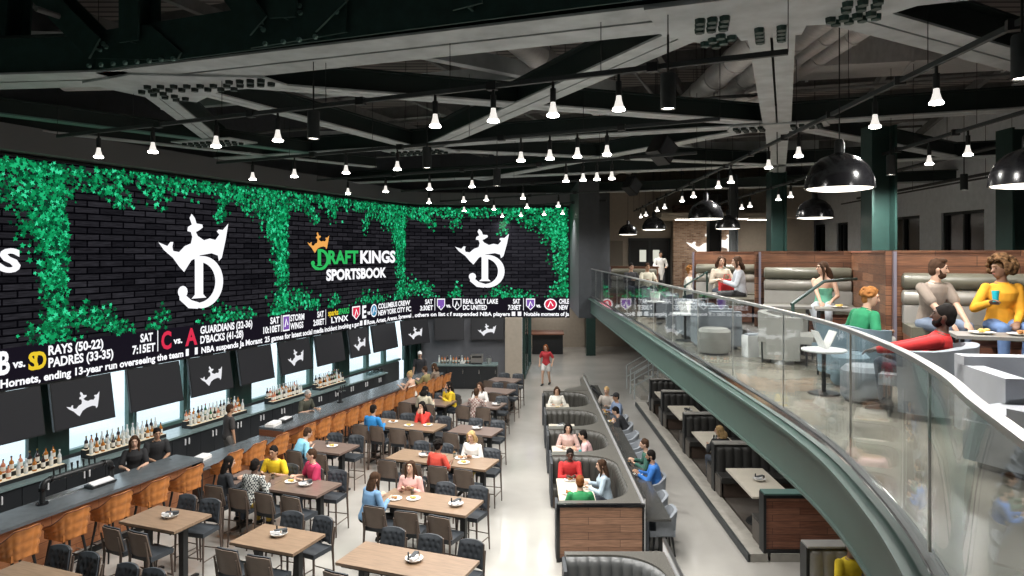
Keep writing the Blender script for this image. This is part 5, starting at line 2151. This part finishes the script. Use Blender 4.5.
DK = Kind(make_down())
for i, (x, y) in enumerate(((5.0, 9.2), (5.0, 12.0), (5.0, 14.0), (5.0, 17.1), (5.0, 20.1), (5.0, 22.7), (4.6, 26.0), (5.2, 29.5), (5.2, 34.0))):
    o = DK.put((x, y, MZ - .421), 0, 'added unseen downlight under the mezzanine, %s from the near end' % ORD[i], 'added downlights under the mezzanine')
    lamp('under_fill', o, -.03, UNDER_W, R(140), .7, .06)  # added fill light for the booths below the slab
for i, (x, y) in enumerate(((0.6, 33.0), (2.6, 33.0), (.6, 36.5), (2.6, 36.5), (1.6, 39.5))):
    o = DK.put((x, y, 3.358), 0, 'added unseen downlight in the passage beyond the glass doors, %s from the near end' % ORD[i], 'added downlights in the passage')
    lamp('passage_fill', o, -.03, 2.4 * UNDER_W, R(140), .7, .06)  # added fill light for the passage floor
for o in PANELS:
    lamp('panel_light', o, -.05, 60.0, R(165), .7, .3)

# sprinkler pipes and conduits under the roof
for i, (p0, p1, r) in enumerate((((-9.5, 13.0, 8.75), (8.5, 6.3, 8.75), .03), ((-8, 18.5, 8.8), (9, 12.2, 8.8), .035), ((-5.5, 23, 8.8), (10, 17.2, 8.8), .03), ((-6.8, 9.5, 9.0), (-1.5, 24, 9.0), .04),
                                 ((.3, 8.0, 8.95), (5.5, 22, 8.95), .03), ((13.2, 9, 8.0), (14.6, 30, 8.0), .05), ((12.4, 9, 7.75), (13.9, 30, 7.75), .03), ((11.5, 9, 8.3), (12.6, 30, 8.3), .06), ((9.2, 9.2, 7.9), (15.2, 12.0, 7.9), .04))):
    o = thing('sprinkler_pipe', 'thin dark pipe under the roof deck, ' + ('%s of those over the dining hall' % ORD[i] if i < 5 else '%s of those near the right grey wall' % ORD[i - 5]), 'pipe', (0, 0, 0), 0, 'thin pipes under the roof')
    p0, p1 = Vector(p0), Vector(p1)
    MB().cyl(p0, p1, r, n=10).build('pipe', M['joist'] if i < 5 else M['beamdark'], o)
    for k in range(5):
        c = lerp(p0, p1, .1 + .2 * k)
        MB().cyl(c, c + Vector((0, 0, 1.5)), .007, n=6).build('hanger', M['black'], o)
# ================================================================ people
SKIN = {'light': mat('skin_light', (.56, .35, .25), .55), 'tan': mat('skin_tan', (.40, .23, .145), .55), 'brown': mat('skin_brown', (.20, .105, .065), .5), 'deep': mat('skin_deep', (.09, .048, .032), .5)}
HAIR = {'black': mat('hair_black', (.012, .010, .009), .85, spec=.12, var=.25, vscale=25), 'brown': mat('hair_brown', (.055, .030, .018), .85, spec=.12, var=.25, vscale=25), 'auburn': mat('hair_auburn', (.22, .075, .025), .85, spec=.12, var=.25, vscale=25), 'blond': mat('hair_blond', (.48, .32, .15), .85, spec=.12, var=.25, vscale=25),
        'ginger': mat('hair_ginger', (.27, .115, .035), .85, spec=.12, var=.25, vscale=25), 'grey': mat('hair_grey', (.35, .34, .33), .85, spec=.12, var=.25, vscale=25), 'mixed': mat('hair_mixed', (.11, .06, .028), .85, spec=.12, var=.8, vscale=28), 'white': mat('cap_white', (.75, .75, .75), .7)}
EYE = mat('eye_dark', (.02, .014, .012), .2)
LIP = mat('lips', (.36, .13, .11), .5)
CL = {}


def cloth(c):
    if isinstance(c, str):
        return M[c]
    k = tuple(c)
    if k not in CL:
        CL[k] = mat('cloth_%d' % len(CL), c, .85, var=.12, vscale=9)
    return CL[k]


M['plaid'] = check_mat('plaid_cloth', (.55, .56, .52), (.03, .035, .04), .034)
M['checker'] = check_mat('checker_cloth', (.50, .44, .40), (.16, .06, .05), .05)
JOBS = []


def ik(a, t, l1, l2, pole):
    a, t, pole = Vector(a), Vector(t), Vector(pole)
    d = t - a
    L = min(max(d.length, .05), (l1 + l2) * .998)
    d = d.normalized()
    t = a + d * L
    k = (l1 * l1 - l2 * l2 + L * L) / (2 * L)
    h = sqrt(max(0, l1 * l1 - k * k))
    p = pole - d * pole.dot(d)
    p.normalize()
    return a + d * k + p * h, t


def rem(o, vox, it=4, f=.5):
    m = o.modifiers.new('r', 'REMESH')
    m.mode = 'VOXEL'
    m.voxel_size = vox
    m.use_smooth_shade = True
    s = o.modifiers.new('s', 'SMOOTH')
    s.factor = f
    s.iterations = it
    JOBS.append(o)
    return o


def person(label, loc, face, sit=None, lean=0.0, hands=None, skin='light', hair='brown', style='short', top=(.3, .3, .3), sleeve='long', legs=(.05, .06, .08), feet=None, yaw=0.0, pitch=0.0,
           fem=False, sc=1.0, vox=.012, shoes=(.03, .03, .03), beard=None, cap=None, apron=None, elbow_out=.5, foot_z=None, shorts=False):
    o = thing('person', label, 'person', loc, R(-face))
    o.scale = (sc, sc, sc)
    g = .92 if fem else 1.0
    pz = (sit + .09) if sit is not None else .93
    pel = Vector((0, 0 if sit is None else -.02, pz))
    ln = R(lean)
    sp = Vector((0, sin(ln), cos(ln)))
    fw = Vector((0, cos(ln), -sin(ln)))
    X = Vector((1, 0, 0))

    def on(d, x=0.0, y=0.0):
        return pel + sp * d + X * x + fw * y
    TR = [(-.10, .09, .08), (-.06, .145, .11), (0, .165 * (1.02 if fem else .97), .118), (.10, .15 * g, .108), (.20, .138 * g, .10), (.31, .158 * g, .112), (.40, .172 * g, .108), (.46, .150 * g, .088), (.495, .09, .066), (.52, .058, .058)]

    def torso(mb, ex=0.0, d0=-1, d1=9):
        rs = []
        for d, rx, ry in TR:
            if d < d0 or d > d1:
                continue
            c = on(d, 0, .012 if (fem and .28 < d < .42) else 0)
            ry2 = ry + (.018 if (fem and .28 < d < .42) else 0)
            rs.append([c + X * ((rx + ex) * cos(2 * pi * i / 18)) + fw * ((ry2 + ex) * sin(2 * pi * i / 18)) for i in range(18)])
        mb.rings(rs)
    sw = .185 * g
    SHO = [on(.435, s * sw) for s in (-1, 1)]
    if hands is None:
        hands = [(-.16, .34, (sit or .75) + .34), (.16, .34, (sit or .75) + .34)] if sit is not None else [(-.26, .06, .80), (.26, .08, .80)]
    ELB, WRI = [], []
    for s, sh, h in zip((-1, 1), SHO, hands):
        e, w = ik(sh, h, .285, .255, (s * elbow_out, -.45, -.75))
        ELB.append(e)
        WRI.append(w)
    HIP = [pel + X * (s * .092) + Vector((0, 0, -.02)) for s in (-1, 1)]
    if feet is None:
        if sit is None:
            feet = [(-.11, -.02, .09), (.11, .05, .09)]
        else:
            fz = foot_z if foot_z is not None else (.34 if sit > .6 else .09)
            feet = [(-.12, .34, fz), (.12, .37, fz)]
    KNE, ANK = [], []
    for s, hp, ft in zip((-1, 1), HIP, feet):
        k, a = ik(hp, ft, .43, .42, (s * .12, 1.0, .25))
        KNE.append(k)
        ANK.append(a)
    # head frame
    hq = Matrix.Rotation(R(-yaw), 3, 'Z') @ Matrix.Rotation(R(-pitch) - ln * .5, 3, 'X')
    HC = on(.52) + hq @ Vector((0, .018, .135)) + sp * .02

    def hd(x, y, z):
        return HC + hq @ Vector((x, y, z))
    # ---- body: one continuous surface
    mb = MB()
    torso(mb)
    mb.cap2(on(.48), HC + hq @ Vector((0, -.012, -.06)), .060, .052, 14)
    mb.ell(HC, (.074, .094, .112), hq, 18, 12)
    mb.ell(hd(0, .022, -.058), (.056, .066, .062), hq, 14, 8)
    mb.ell(hd(0, .055, -.088), (.026, .026, .022), hq, 10, 6)
    mb.cap2(hd(0, .088, .012), hd(0, .108, -.028), .010, .016, 8)
    mb.ell(hd(0, .080, .034), (.05, .02, .014), hq, 10, 6)
    for s in (-1, 1):
        mb.ell(hd(s * .076, -.008, -.012), (.012, .020, .032), hq, 8, 6)
    for i, s in enumerate((-1, 1)):
        mb.cap2(SHO[i], ELB[i], .054 * g, .041 * g, 12)
        mb.cap2(ELB[i], WRI[i], .041 * g, .028 * g, 12)
        d = (WRI[i] - ELB[i]).normalized()
        inw = Vector((-s, .25, -.35))
        side = (inw - d * inw.dot(d)).normalized()
        nrm = d.cross(side).normalized()
        if nrm.z < 0:
            nrm = -nrm
        pc = WRI[i] + d * .05
        q = Matrix((side, nrm, d)).transposed()
        mb.ell(pc, (.042, .020, .055), q, 12, 8)
        for k in range(4):
            b = pc + d * .036 + side * (.030 - .020 * k)
            L = (.036, .042, .039, .030)[k]
            m1 = b + d * L - nrm * .006
            t1 = m1 + d * L * .55 - nrm * L * .65
            mb.cap2(b, m1, .0105, .010, 8)
            mb.cap2(m1, t1, .010, .0085, 8)
        tb = WRI[i] + d * .025 + side * .030
        tm = tb + d * .034 + side * .024 - nrm * .006
        mb.cap2(tb, tm, .0125, .011, 8)
        mb.cap2(tm, tm + d * .030 - nrm * .008, .011, .009, 8)
        mb.cap2(HIP[i], KNE[i], .082 * (1.05 if fem else 1), .056, 12)
        mb.cap2(KNE[i], ANK[i], .056, .038, 12)
    rem(mb.build('body', SKIN[skin], o), min(vox, .0095), 3)
    # ---- top
    mb = MB()
    torso(mb, .016, -.07 if sit is not None else -.11, .50 if sleeve != 'none' else .37)
    for i, s in enumerate((-1, 1)):
        if sleeve != 'none':
            mb.ell(SHO[i], (.068 * g, .068, .066), None, 12, 8)
        if sleeve == 'long':
            mb.cap2(SHO[i], ELB[i], .067 * g, .056, 12)
            mb.cap2(ELB[i], lerp(ELB[i], WRI[i], .93), .056, .042, 12)
        elif sleeve == 'short':
            mb.cap2(SHO[i], lerp(SHO[i], ELB[i], .72), .070 * g, .066, 12)
    rem(mb.build('top', cloth(top), o), vox, 3)
    if sleeve != 'none':
        mb = MB().rings([[on(.488 + .028 * k) + X * ((.082 - .012 * k) * cos(2 * pi * i / 16)) + fw * ((.078 - .010 * k) * sin(2 * pi * i / 16)) for i in range(16)] for k in (0, 1)], cap=False)
        mb.build('collar', cloth(top), o)
    # ---- trousers and shoes
    mb = MB()
    torso(mb, .014, -.2, .08)
    for i in range(2):
        mb.cap2(HIP[i], lerp(HIP[i], KNE[i], .62 if shorts else 1), .098, .09 if shorts else .071, 12)
        if not shorts:
            mb.cap2(KNE[i], lerp(KNE[i], ANK[i], .92), .071, .056, 12)
    rem(mb.build('trousers', cloth(legs), o), vox * 1.15, 3)
    for i, s in enumerate((-1, 1)):
        a = ANK[i]
        mb = MB()
        rs = []
        for y, w, h in ((-.07, .028, .05), (-.05, .038, .085), (0, .040, .095), (.05, .042, .075), (.11, .046, .055), (.16, .038, .045), (.185, .018, .03)):
            c = a + Vector((0, y, -.085))
            rs.append([c + Vector((w * cos(2 * pi * k / 12), 0, h * .5 + h * .5 * sin(2 * pi * k / 12))) for k in range(12)])
        mb.rings(rs).build('shoe', cloth(shoes), o)
    # ---- face
    mb = MB()
    for s in (-1, 1):
        mb.ell(hd(s * .030, .083, .012), (.012, .010, .0075), hq, 8, 6)
    mb.build('eyes', EYE, o)
    mb = MB()
    for s in (-1, 1):
        mb.cap2(hd(s * .016, .096, .034), hd(s * .044, .083, .036), .0055, .004, 6)
    mb.build('eyebrows', HAIR[hair if hair not in ('white', 'blond') else 'brown'], o)
    MB().ell(hd(0, .086, -.058), (.024, .010, .008), hq, 10, 6).build('mouth', LIP, o)
    # ---- hair
    hm = HAIR[hair]
    mb = MB()
    r = random.Random(int(abs(loc[0] * 97 + loc[1] * 31)))
    if style != 'bald':
        mb.ell(hd(0, -.016, .030), (.083, .100, .098), hq, 18, 10)
        mb.ell(hd(0, -.045, -.02), (.075, .066, .085), hq, 14, 8)
    if style == 'quiff':
        for k in range(7):
            mb.ell(hd(-.05 + .017 * k, .045 - .02 * abs(k - 3) / 3, .105), (.022, .05, .028), hq, 8, 6)
    if style in ('short', 'quiff'):
        for k in range(16):
            a, b = r.uniform(0, 6.28), r.uniform(.35, 1.45)
            mb.ell(hd(.072 * cos(a) * cos(b), -.016 + .088 * sin(a) * cos(b), .030 + .088 * sin(b)), (.022, .022, .018), hq, 8, 5)
    if style in ('long', 'bob'):
        L = .34 if style == 'long' else .17
        rs = []
        for k in range(7):
            t = k / 6
            c = hd(0, -.05, 0) + hq @ Vector((0, -.035 * sin(t * 2.6), 0)) + Vector((0, -.045 * t, -L * t))
            rs.append([c + Vector(((.088 + .02 * sin(pi * t)) * cos(2 * pi * i / 14), (.062 - .012 * t) * sin(2 * pi * i / 14), 0)) for i in range(14)])
        mb.rings(rs)
        for s in (-1, 1):
            mb.tube([hd(s * .05, .055, .085), hd(s * .082, .03, .02), hd(s * .088, .01, -.08), hd(s * .082, .015, -.10) + Vector((0, .02, -.12 if style == 'long' else -.03))], [.024, .028, .028, .018], 8)
    if style in ('curly', 'bigcurly'):
        big = style == 'bigcurly'
        for k in range(230 if big else 70):
            th, ph = r.uniform(0, 6.28), math.acos(r.uniform(-.55 if big else -.15, 1))
            v = Vector((sin(ph) * cos(th), sin(ph) * sin(th), cos(ph)))
            if v.y > .45 and v.z < .55:
                continue
            q = .150 if big else .110
            mb.ell(hd(v.x * q * (1.05 if big else .9), -.02 + v.y * q, .025 + v.z * q * (1.0 if big else .95)), (.028 if big else .024,) * 3, None, 8, 5)
    if style == 'bun':
        mb.ell(hd(0, -.07, .11), (.042, .042, .040), hq, 10, 8)
    rem(mb.build('hair', hm, o), .010 if style not in ('curly', 'bigcurly') else .009, 1, .4)
    if beard:
        mb = MB()
        mb.ell(hd(0, .030, -.078), (.060, .066, .052), hq, 14, 8)
        for s in (-1, 1):
            mb.cap2(hd(s * .066, .012, -.01), hd(s * .05, .05, -.08), .014, .018, 8)
        rem(mb.build('beard', HAIR[beard], o), .009, 1)
    if cap:
        mb = MB()
        mb.ell(hd(0, -.012, .045), (.090, .106, .092), hq, 16, 8)
        mb.ell(hd(0, .105, .052), (.07, .075, .012), hq, 14, 6)
        mb.build('cap', cloth(cap), o)
    if apron:
        MB().rings([[on(d, 0, .008) + X * ((rx + .02) * sin(t)) + fw * ((ry + .032) * cos(t)) for t in [(-1.1 + 2.2 * k / 10) for k in range(11)]] + [on(d, 0, .002) + X * ((rx + .02) * sin(t)) + fw * ((ry + .02) * cos(t)) for t in [(1.1 - 2.2 * k / 10) for k in range(11)]]
                    for d, rx, ry in [(-.45, .2, .14), (-.1, .17, .13), (.12, .16, .12)]]).build('apron', cloth(apron), o)
    return o


def seatp(key, x, side):
    c = TABLES[key][0]
    return tloc(c, x, side * .55)


NEARF, FARF = 20.3, 200.3                             # facing up the hall / back down the hall
# bar staff and drinkers
HI = .74
p = bar_at(3.35, 1.05)
person('bartender with long brown hair and black shirt behind the near bar run', p, 150, None, 8, [(-.12, .38, 1.12), (.16, .38, 1.12)], 'light', 'brown', 'long', (.015, .015, .017), 'short', fem=True)
p = bar_at(4.05, 1.25)
person('bartender in a black tee working with both hands behind the near bar', p, 140, None, 14, [(-.1, .36, 1.05), (.12, .38, 1.05)], 'tan', 'black', 'short', (.02, .02, .022), 'short')
p = bar_at(6.3, 1.35)
person('bartender in dark clothes walking along the cabinets behind the low bar run', p, 45, None, 5, None, 'tan', 'brown', 'short', (.05, .045, .045), 'short', (.16, .15, .14))
p = bar_at(8.75, 1.0)
person('bartender in an olive shirt leaning over the far bar run', p, 115, None, 22, [(-.2, .42, 1.12), (.15, .42, 1.12)], 'light', 'grey', 'short', (.06, .062, .045), 'short', (.03, .03, .03))
person('bartender in a white cap and black shirt at the far corner of the bar', (-4.15, 27.0, 0), 175, None, 5, None, 'light', 'black', 'short', (.03, .03, .035), 'short', cap=(.8, .8, .8))
for t, lb, kw in ((12.75, 'woman in a white sleeveless top with a blond bun at the far bar', dict(hair='blond', style='bun', top=(.75, .72, .66), sleeve='none', fem=True)),
                  (13.8, 'person in an olive jacket seated at the far bar', dict(hair='brown', style='short', top=(.22, .19, .08))),
                  (14.5, 'person in a taupe shirt seated last at the far bar', dict(hair='brown', style='bob', top=(.22, .17, .13), fem=True))):
    p = bar_at(t, -.36)
    person(lb, p, -(90 - 20.3) - 0, .76, 12, [(-.16, .40, 1.12), (.16, .40, 1.12)], **kw)
# guests at the high tables
person('woman in a black leather jacket with long dark hair, left of the plaid shirt man', seatp('yellow', -.92, -1.0), 50, HI, 14, None, 'light', 'black', 'long', (.018, .02, .024), fem=True, yaw=10)
person('man in a black and white plaid shirt with his back turned', seatp('yellow', -.22, -1), NEARF, HI, 14, None, 'deep', 'black', 'short', 'plaid', legs=(.45, .30, .05))
person('smiling man in a yellow polo shirt facing the camera', seatp('yellow', -.52, 1), FARF - 8, HI, 12, [(-.2, .34, 1.1), (.14, .3, 1.1)], 'tan', 'black', 'short', (.72, .50, .015), 'short')
person('man in a magenta polo shirt turned to his left', seatp('yellow', .42, 1), FARF + 25, HI, 6, [(-.1, .34, 1.08), (.2, .3, 1.08)], 'light', 'brown', 'short', (.50, .03, .10), 'short', yaw=20)
person('person in a light blue shirt bending over a table beside the orange stools', seatp('lightblue', -.50, -1), 50, HI, 32, None, 'light', 'brown', 'short', (.25, .58, .75))
person('man in a bright blue shirt with his back turned', seatp('blue', -.62, -1), NEARF + 6, HI, 10, None, 'tan', 'black', 'short', (.02, .20, .48))
person('woman in a red top resting her chin on her hands', seatp('blue', .38, 1), FARF + 10, HI, 14, [(-.07, .24, 1.28), (.06, .24, 1.28)], 'light', 'black', 'long', (.62, .04, .03), fem=True, cap=None)
person('person in a cream top with dark hair, back turned, behind the red top woman', seatp('mustard', .1, -1), NEARF, HI, 12, None, 'light', 'black', 'bob', (.50, .45, .34), fem=True)
person('woman in a mustard yellow sweater, hand raised to her face', seatp('mustard', .55, .9), 255, HI, 10, [(-.12, .3, 1.12), (.05, .24, 1.30)], 'light', 'black', 'long', (.68, .47, .02), fem=True)
person('woman in a white top with long brown hair facing the checkered jacket', seatp('checker', -.32, 1), FARF, HI, 10, None, 'light', 'brown', 'long', (.7, .68, .66), fem=True)
person('person in a red and white checkered jacket with their back turned', seatp('checker', -.02, -1), NEARF, HI, 10, None, 'tan', 'brown', 'short', 'checker')
person('blonde woman in a white cardigan over a dark top', seatp('blonde', .52, 1), FARF + 4, HI, 12, [(-.1, .28, 1.08), (.1, .28, 1.08)], 'light', 'blond', 'bob', (.72, .72, .70), legs=(.55, .40, .10), fem=True, apron=None)
person('woman in a coral red shirt with dark curly hair, back turned', seatp('blonde', .12, -1.02), NEARF + 12, HI, 12, None, 'brown', 'black', 'curly', (.62, .07, .045), 'short', fem=True)
person('woman in a pink shirt with long auburn hair looking down at her plate', seatp('pink', -.62, 1), FARF - 6, HI, 16, [(-.1, .28, 1.12), (.1, .3, 1.12)], 'light', 'brown', 'long', (.70, .42, .38), fem=True, pitch=-22)
person('woman in a blue denim jacket with long brown hair, seen from behind', seatp('pink', -.95, -.95), NEARF + 22, HI, 16, None, 'light', 'brown', 'long', (.16, .30, .48), legs=(.012, .012, .014), fem=True)
# centre booths
LO = .46
person('man in a red sweater facing the camera in the booth with the wood end panel', (.98, 15.0, 0), 178, LO, 10, [(-.08, .38, .82), (.1, .38, .82)], 'deep', 'black', 'short', (.52, .03, .03))
person('red haired person in a green shirt with back turned in the front booth', (1.06, 12.98, 0), -2, LO, 14, None, 'light', 'auburn', 'short', (.03, .26, .09), 'short')
person('woman in a pale denim jacket turned sideways in the front booth', (1.66, 14.1, 0), -88, LO, 8, None, 'light', 'brown', 'long', (.42, .52, .60), fem=True)
person('woman in a pink blouse facing the camera in the second booth', (1.08, 17.25, 0), 180, LO, 10, None, 'light', 'black', 'bob', (.58, .40, .36), fem=True)
person('person in a pink shirt leaning sideways in the second booth', (1.58, 16.5, 0), -80, LO, 18, None, 'light', 'black', 'short', (.66, .42, .42))
person('person in white in the farthest booth', (1.02, 21.95, 0), 180, LO, 12, None, 'light', 'brown', 'bob', (.78, .76, .70), fem=True)
# dining counter
TC = .47
person('man in a royal blue shirt seated at the dark dining counter', (2.86, 14.75, 0), -80, TC, 14, [(-.1, .40, .82), (.12, .40, .82)], 'tan', 'black', 'short', (.03, .15, .46), beard='black')
person('person in a dark green top beyond the royal blue shirt', (2.86, 15.65, 0), -85, TC, 12, None, 'light', 'brown', 'short', (.03, .10, .075))
person('person in a black jacket bending over the dining counter', (2.88, 19.2, 0), -70, TC, 34, None, 'light', 'black', 'short', (.012, .013, .016))
person('person in a dark cap beyond the black jacket at the dining counter', (2.84, 20.8, 0), -110, TC, 8, None, 'tan', 'black', 'short', (.18, .24, .36), cap=(.015, .015, .017))
person('person in a light plaid shirt farthest along the dining counter', (2.62, 21.75, 0), -150, TC, 6, None, 'light', 'blond', 'short', (.42, .38, .34))
person('blond woman in a black top seated in the straight booth under the mezzanine', (4.64, 15.75 + .45, PZ), -10, TC, 4, None, 'light', 'blond', 'bob', (.03, .03, .032), fem=True, yaw=-60)
person('person in a yellow top in the tan booth at the bottom edge', (4.85, 10.2, 0), 172, TC, 6, None, 'brown', 'black', 'short', (.68, .50, .02))
person('person in a red shirt and white shorts walking on the open floor', (.9, 29.0, 0), -160, None, 3, [(-.3, .1, .95), (.28, .06, .9)], 'light', 'auburn', 'bob', (.50, .04, .05), 'short', (.75, .74, .72), feet=[(-.1, -.2, .1), (.1, .2, .1)], fem=True, shorts=True)
# mezzanine
MS = .44
person('cook in white jacket standing in front of the double doors', (5.95, 30.0, MZ), 178, None, 4, [(-.2, .26, 1.05), (.2, .26, 1.05)], 'tan', 'black', 'short', (.80, .78, .74), 'long', (.04, .04, .045), apron=(.80, .78, .74))
person('dark haired person in black on the low banquette in front of the double doors', (3.45, 22.3, MZ), 160, MS, 4, None, 'light', 'black', 'short', (.03, .03, .034))
person('person in a cream top on the low banquette in front of the double doors', (3.95, 22.1, MZ), 170, MS, 4, None, 'tan', 'brown', 'short', (.55, .52, .42))
person('person with curly blond hair low behind the glass, left of the red bag woman', (4.2, 17.6, MZ), 120, MS, 8, None, 'light', 'ginger', 'curly', (.60, .58, .52))
pw = person('woman in a beige top with a red bag on the far banquette', (4.55, 15.9, RZ2), 175, MS, 4, None, 'light', 'brown', 'bob', (.45, .40, .32), fem=True)
person('long haired man in a grey shirt on the side bench, turned left', (4.58, 14.55, RZ2), -80, MS, 6, None, 'light', 'brown', 'bob', (.45, .48, .52), legs=(.025, .025, .027))
person('dark haired woman in a mint green top looking left on the middle banquette', (5.16, 11.8, RZ2), 212, MS, 2, [(-.18, .30, .62), (.0, .36, .60)], 'light', 'brown', 'long', (.18, .52, .36), 'none', (.50, .54, .58), fem=True, yaw=60, vox=.01, sc=.94, feet=[(-.16, .52, .10), (.02, .54, .10)])
person('young person in a green polo with curly ginger hair in a lounge chair', (4.36, 9.0, MZ), 80, .34, 20, [(-.22, .34, .60), (.2, .3, .62)], 'light', 'ginger', 'curly', (.015, .20, .085), 'short', (.42, .41, .38), yaw=40, vox=.01)
person('man in a red sweater lounging in a grey chair, seen from behind', (4.08, 6.98, MZ), -52, .27, -16, [(-.34, .40, .66), (.02, .50, .62)], 'deep', 'black', 'short', (.50, .02, .02), 'long', (.03, .035, .05), beard='black', yaw=-8, vox=.01)
person('bearded man in a taupe tee sitting on the right banquette', (5.08, 8.55, RZ2), 168, MS, 10, [(-.12, .42, .56), (.12, .42, .56)], 'light', 'brown', 'quiff', (.24, .195, .16), 'short', (.16, .20, .27), beard='brown', yaw=-50, vox=.01, shoes=(.5, .5, .5))
person('woman in an orange sweater with big curly hair holding a teal cup', (5.78, 8.3, RZ2), 192, MS, 6, [(-.05, .30, .58), (.24, .30, .80)], 'brown', 'mixed', 'bigcurly', (.72, .33, .02), 'long', (.12, .20, .38), fem=True, yaw=72, vox=.01)
CUPT.put((5.49, 7.97, RZ2 + .82), 0, 'teal cup held up by the woman in the orange sweater')
o = thing('red_bag', 'red shopping bag on the lap of the woman in the beige top', 'bag', (4.56, 15.42, RZ2 + .5), .1)
MB().box((0, 0, .15), (.34, .16, .30)).bevel(.02).build('body', M['red'], o)
MB().tube([(-.08, 0, .3), (-.06, 0, .40), (.06, 0, .40), (.08, 0, .3)], .008, 6).build('handle', M['red'], o)
o = thing('baseball_bat_bag', 'long black bat bag propped beyond the light plaid shirt', 'bag', (2.55, 22.6, .76), .3)
MB().cyl((0, 0, .05), (-.30, .25, .42), .05, .06, 12).build('body', M['black'], o)
MB().tube([(-.06, .05, .14), (-.16, .0, .25), (-.24, .2, .35)], .008, 6).build('strap', M['char'], o)

# bake the body surfaces so every figure is a plain mesh
bpy.context.view_layer.update()
dg = bpy.context.evaluated_depsgraph_get()
done = []
for o in JOBS:
    me = bpy.data.meshes.new_from_object(o.evaluated_get(dg))
    done.append((o, me))
for o, me in done:
    o.modifiers.clear()
    o.data = me
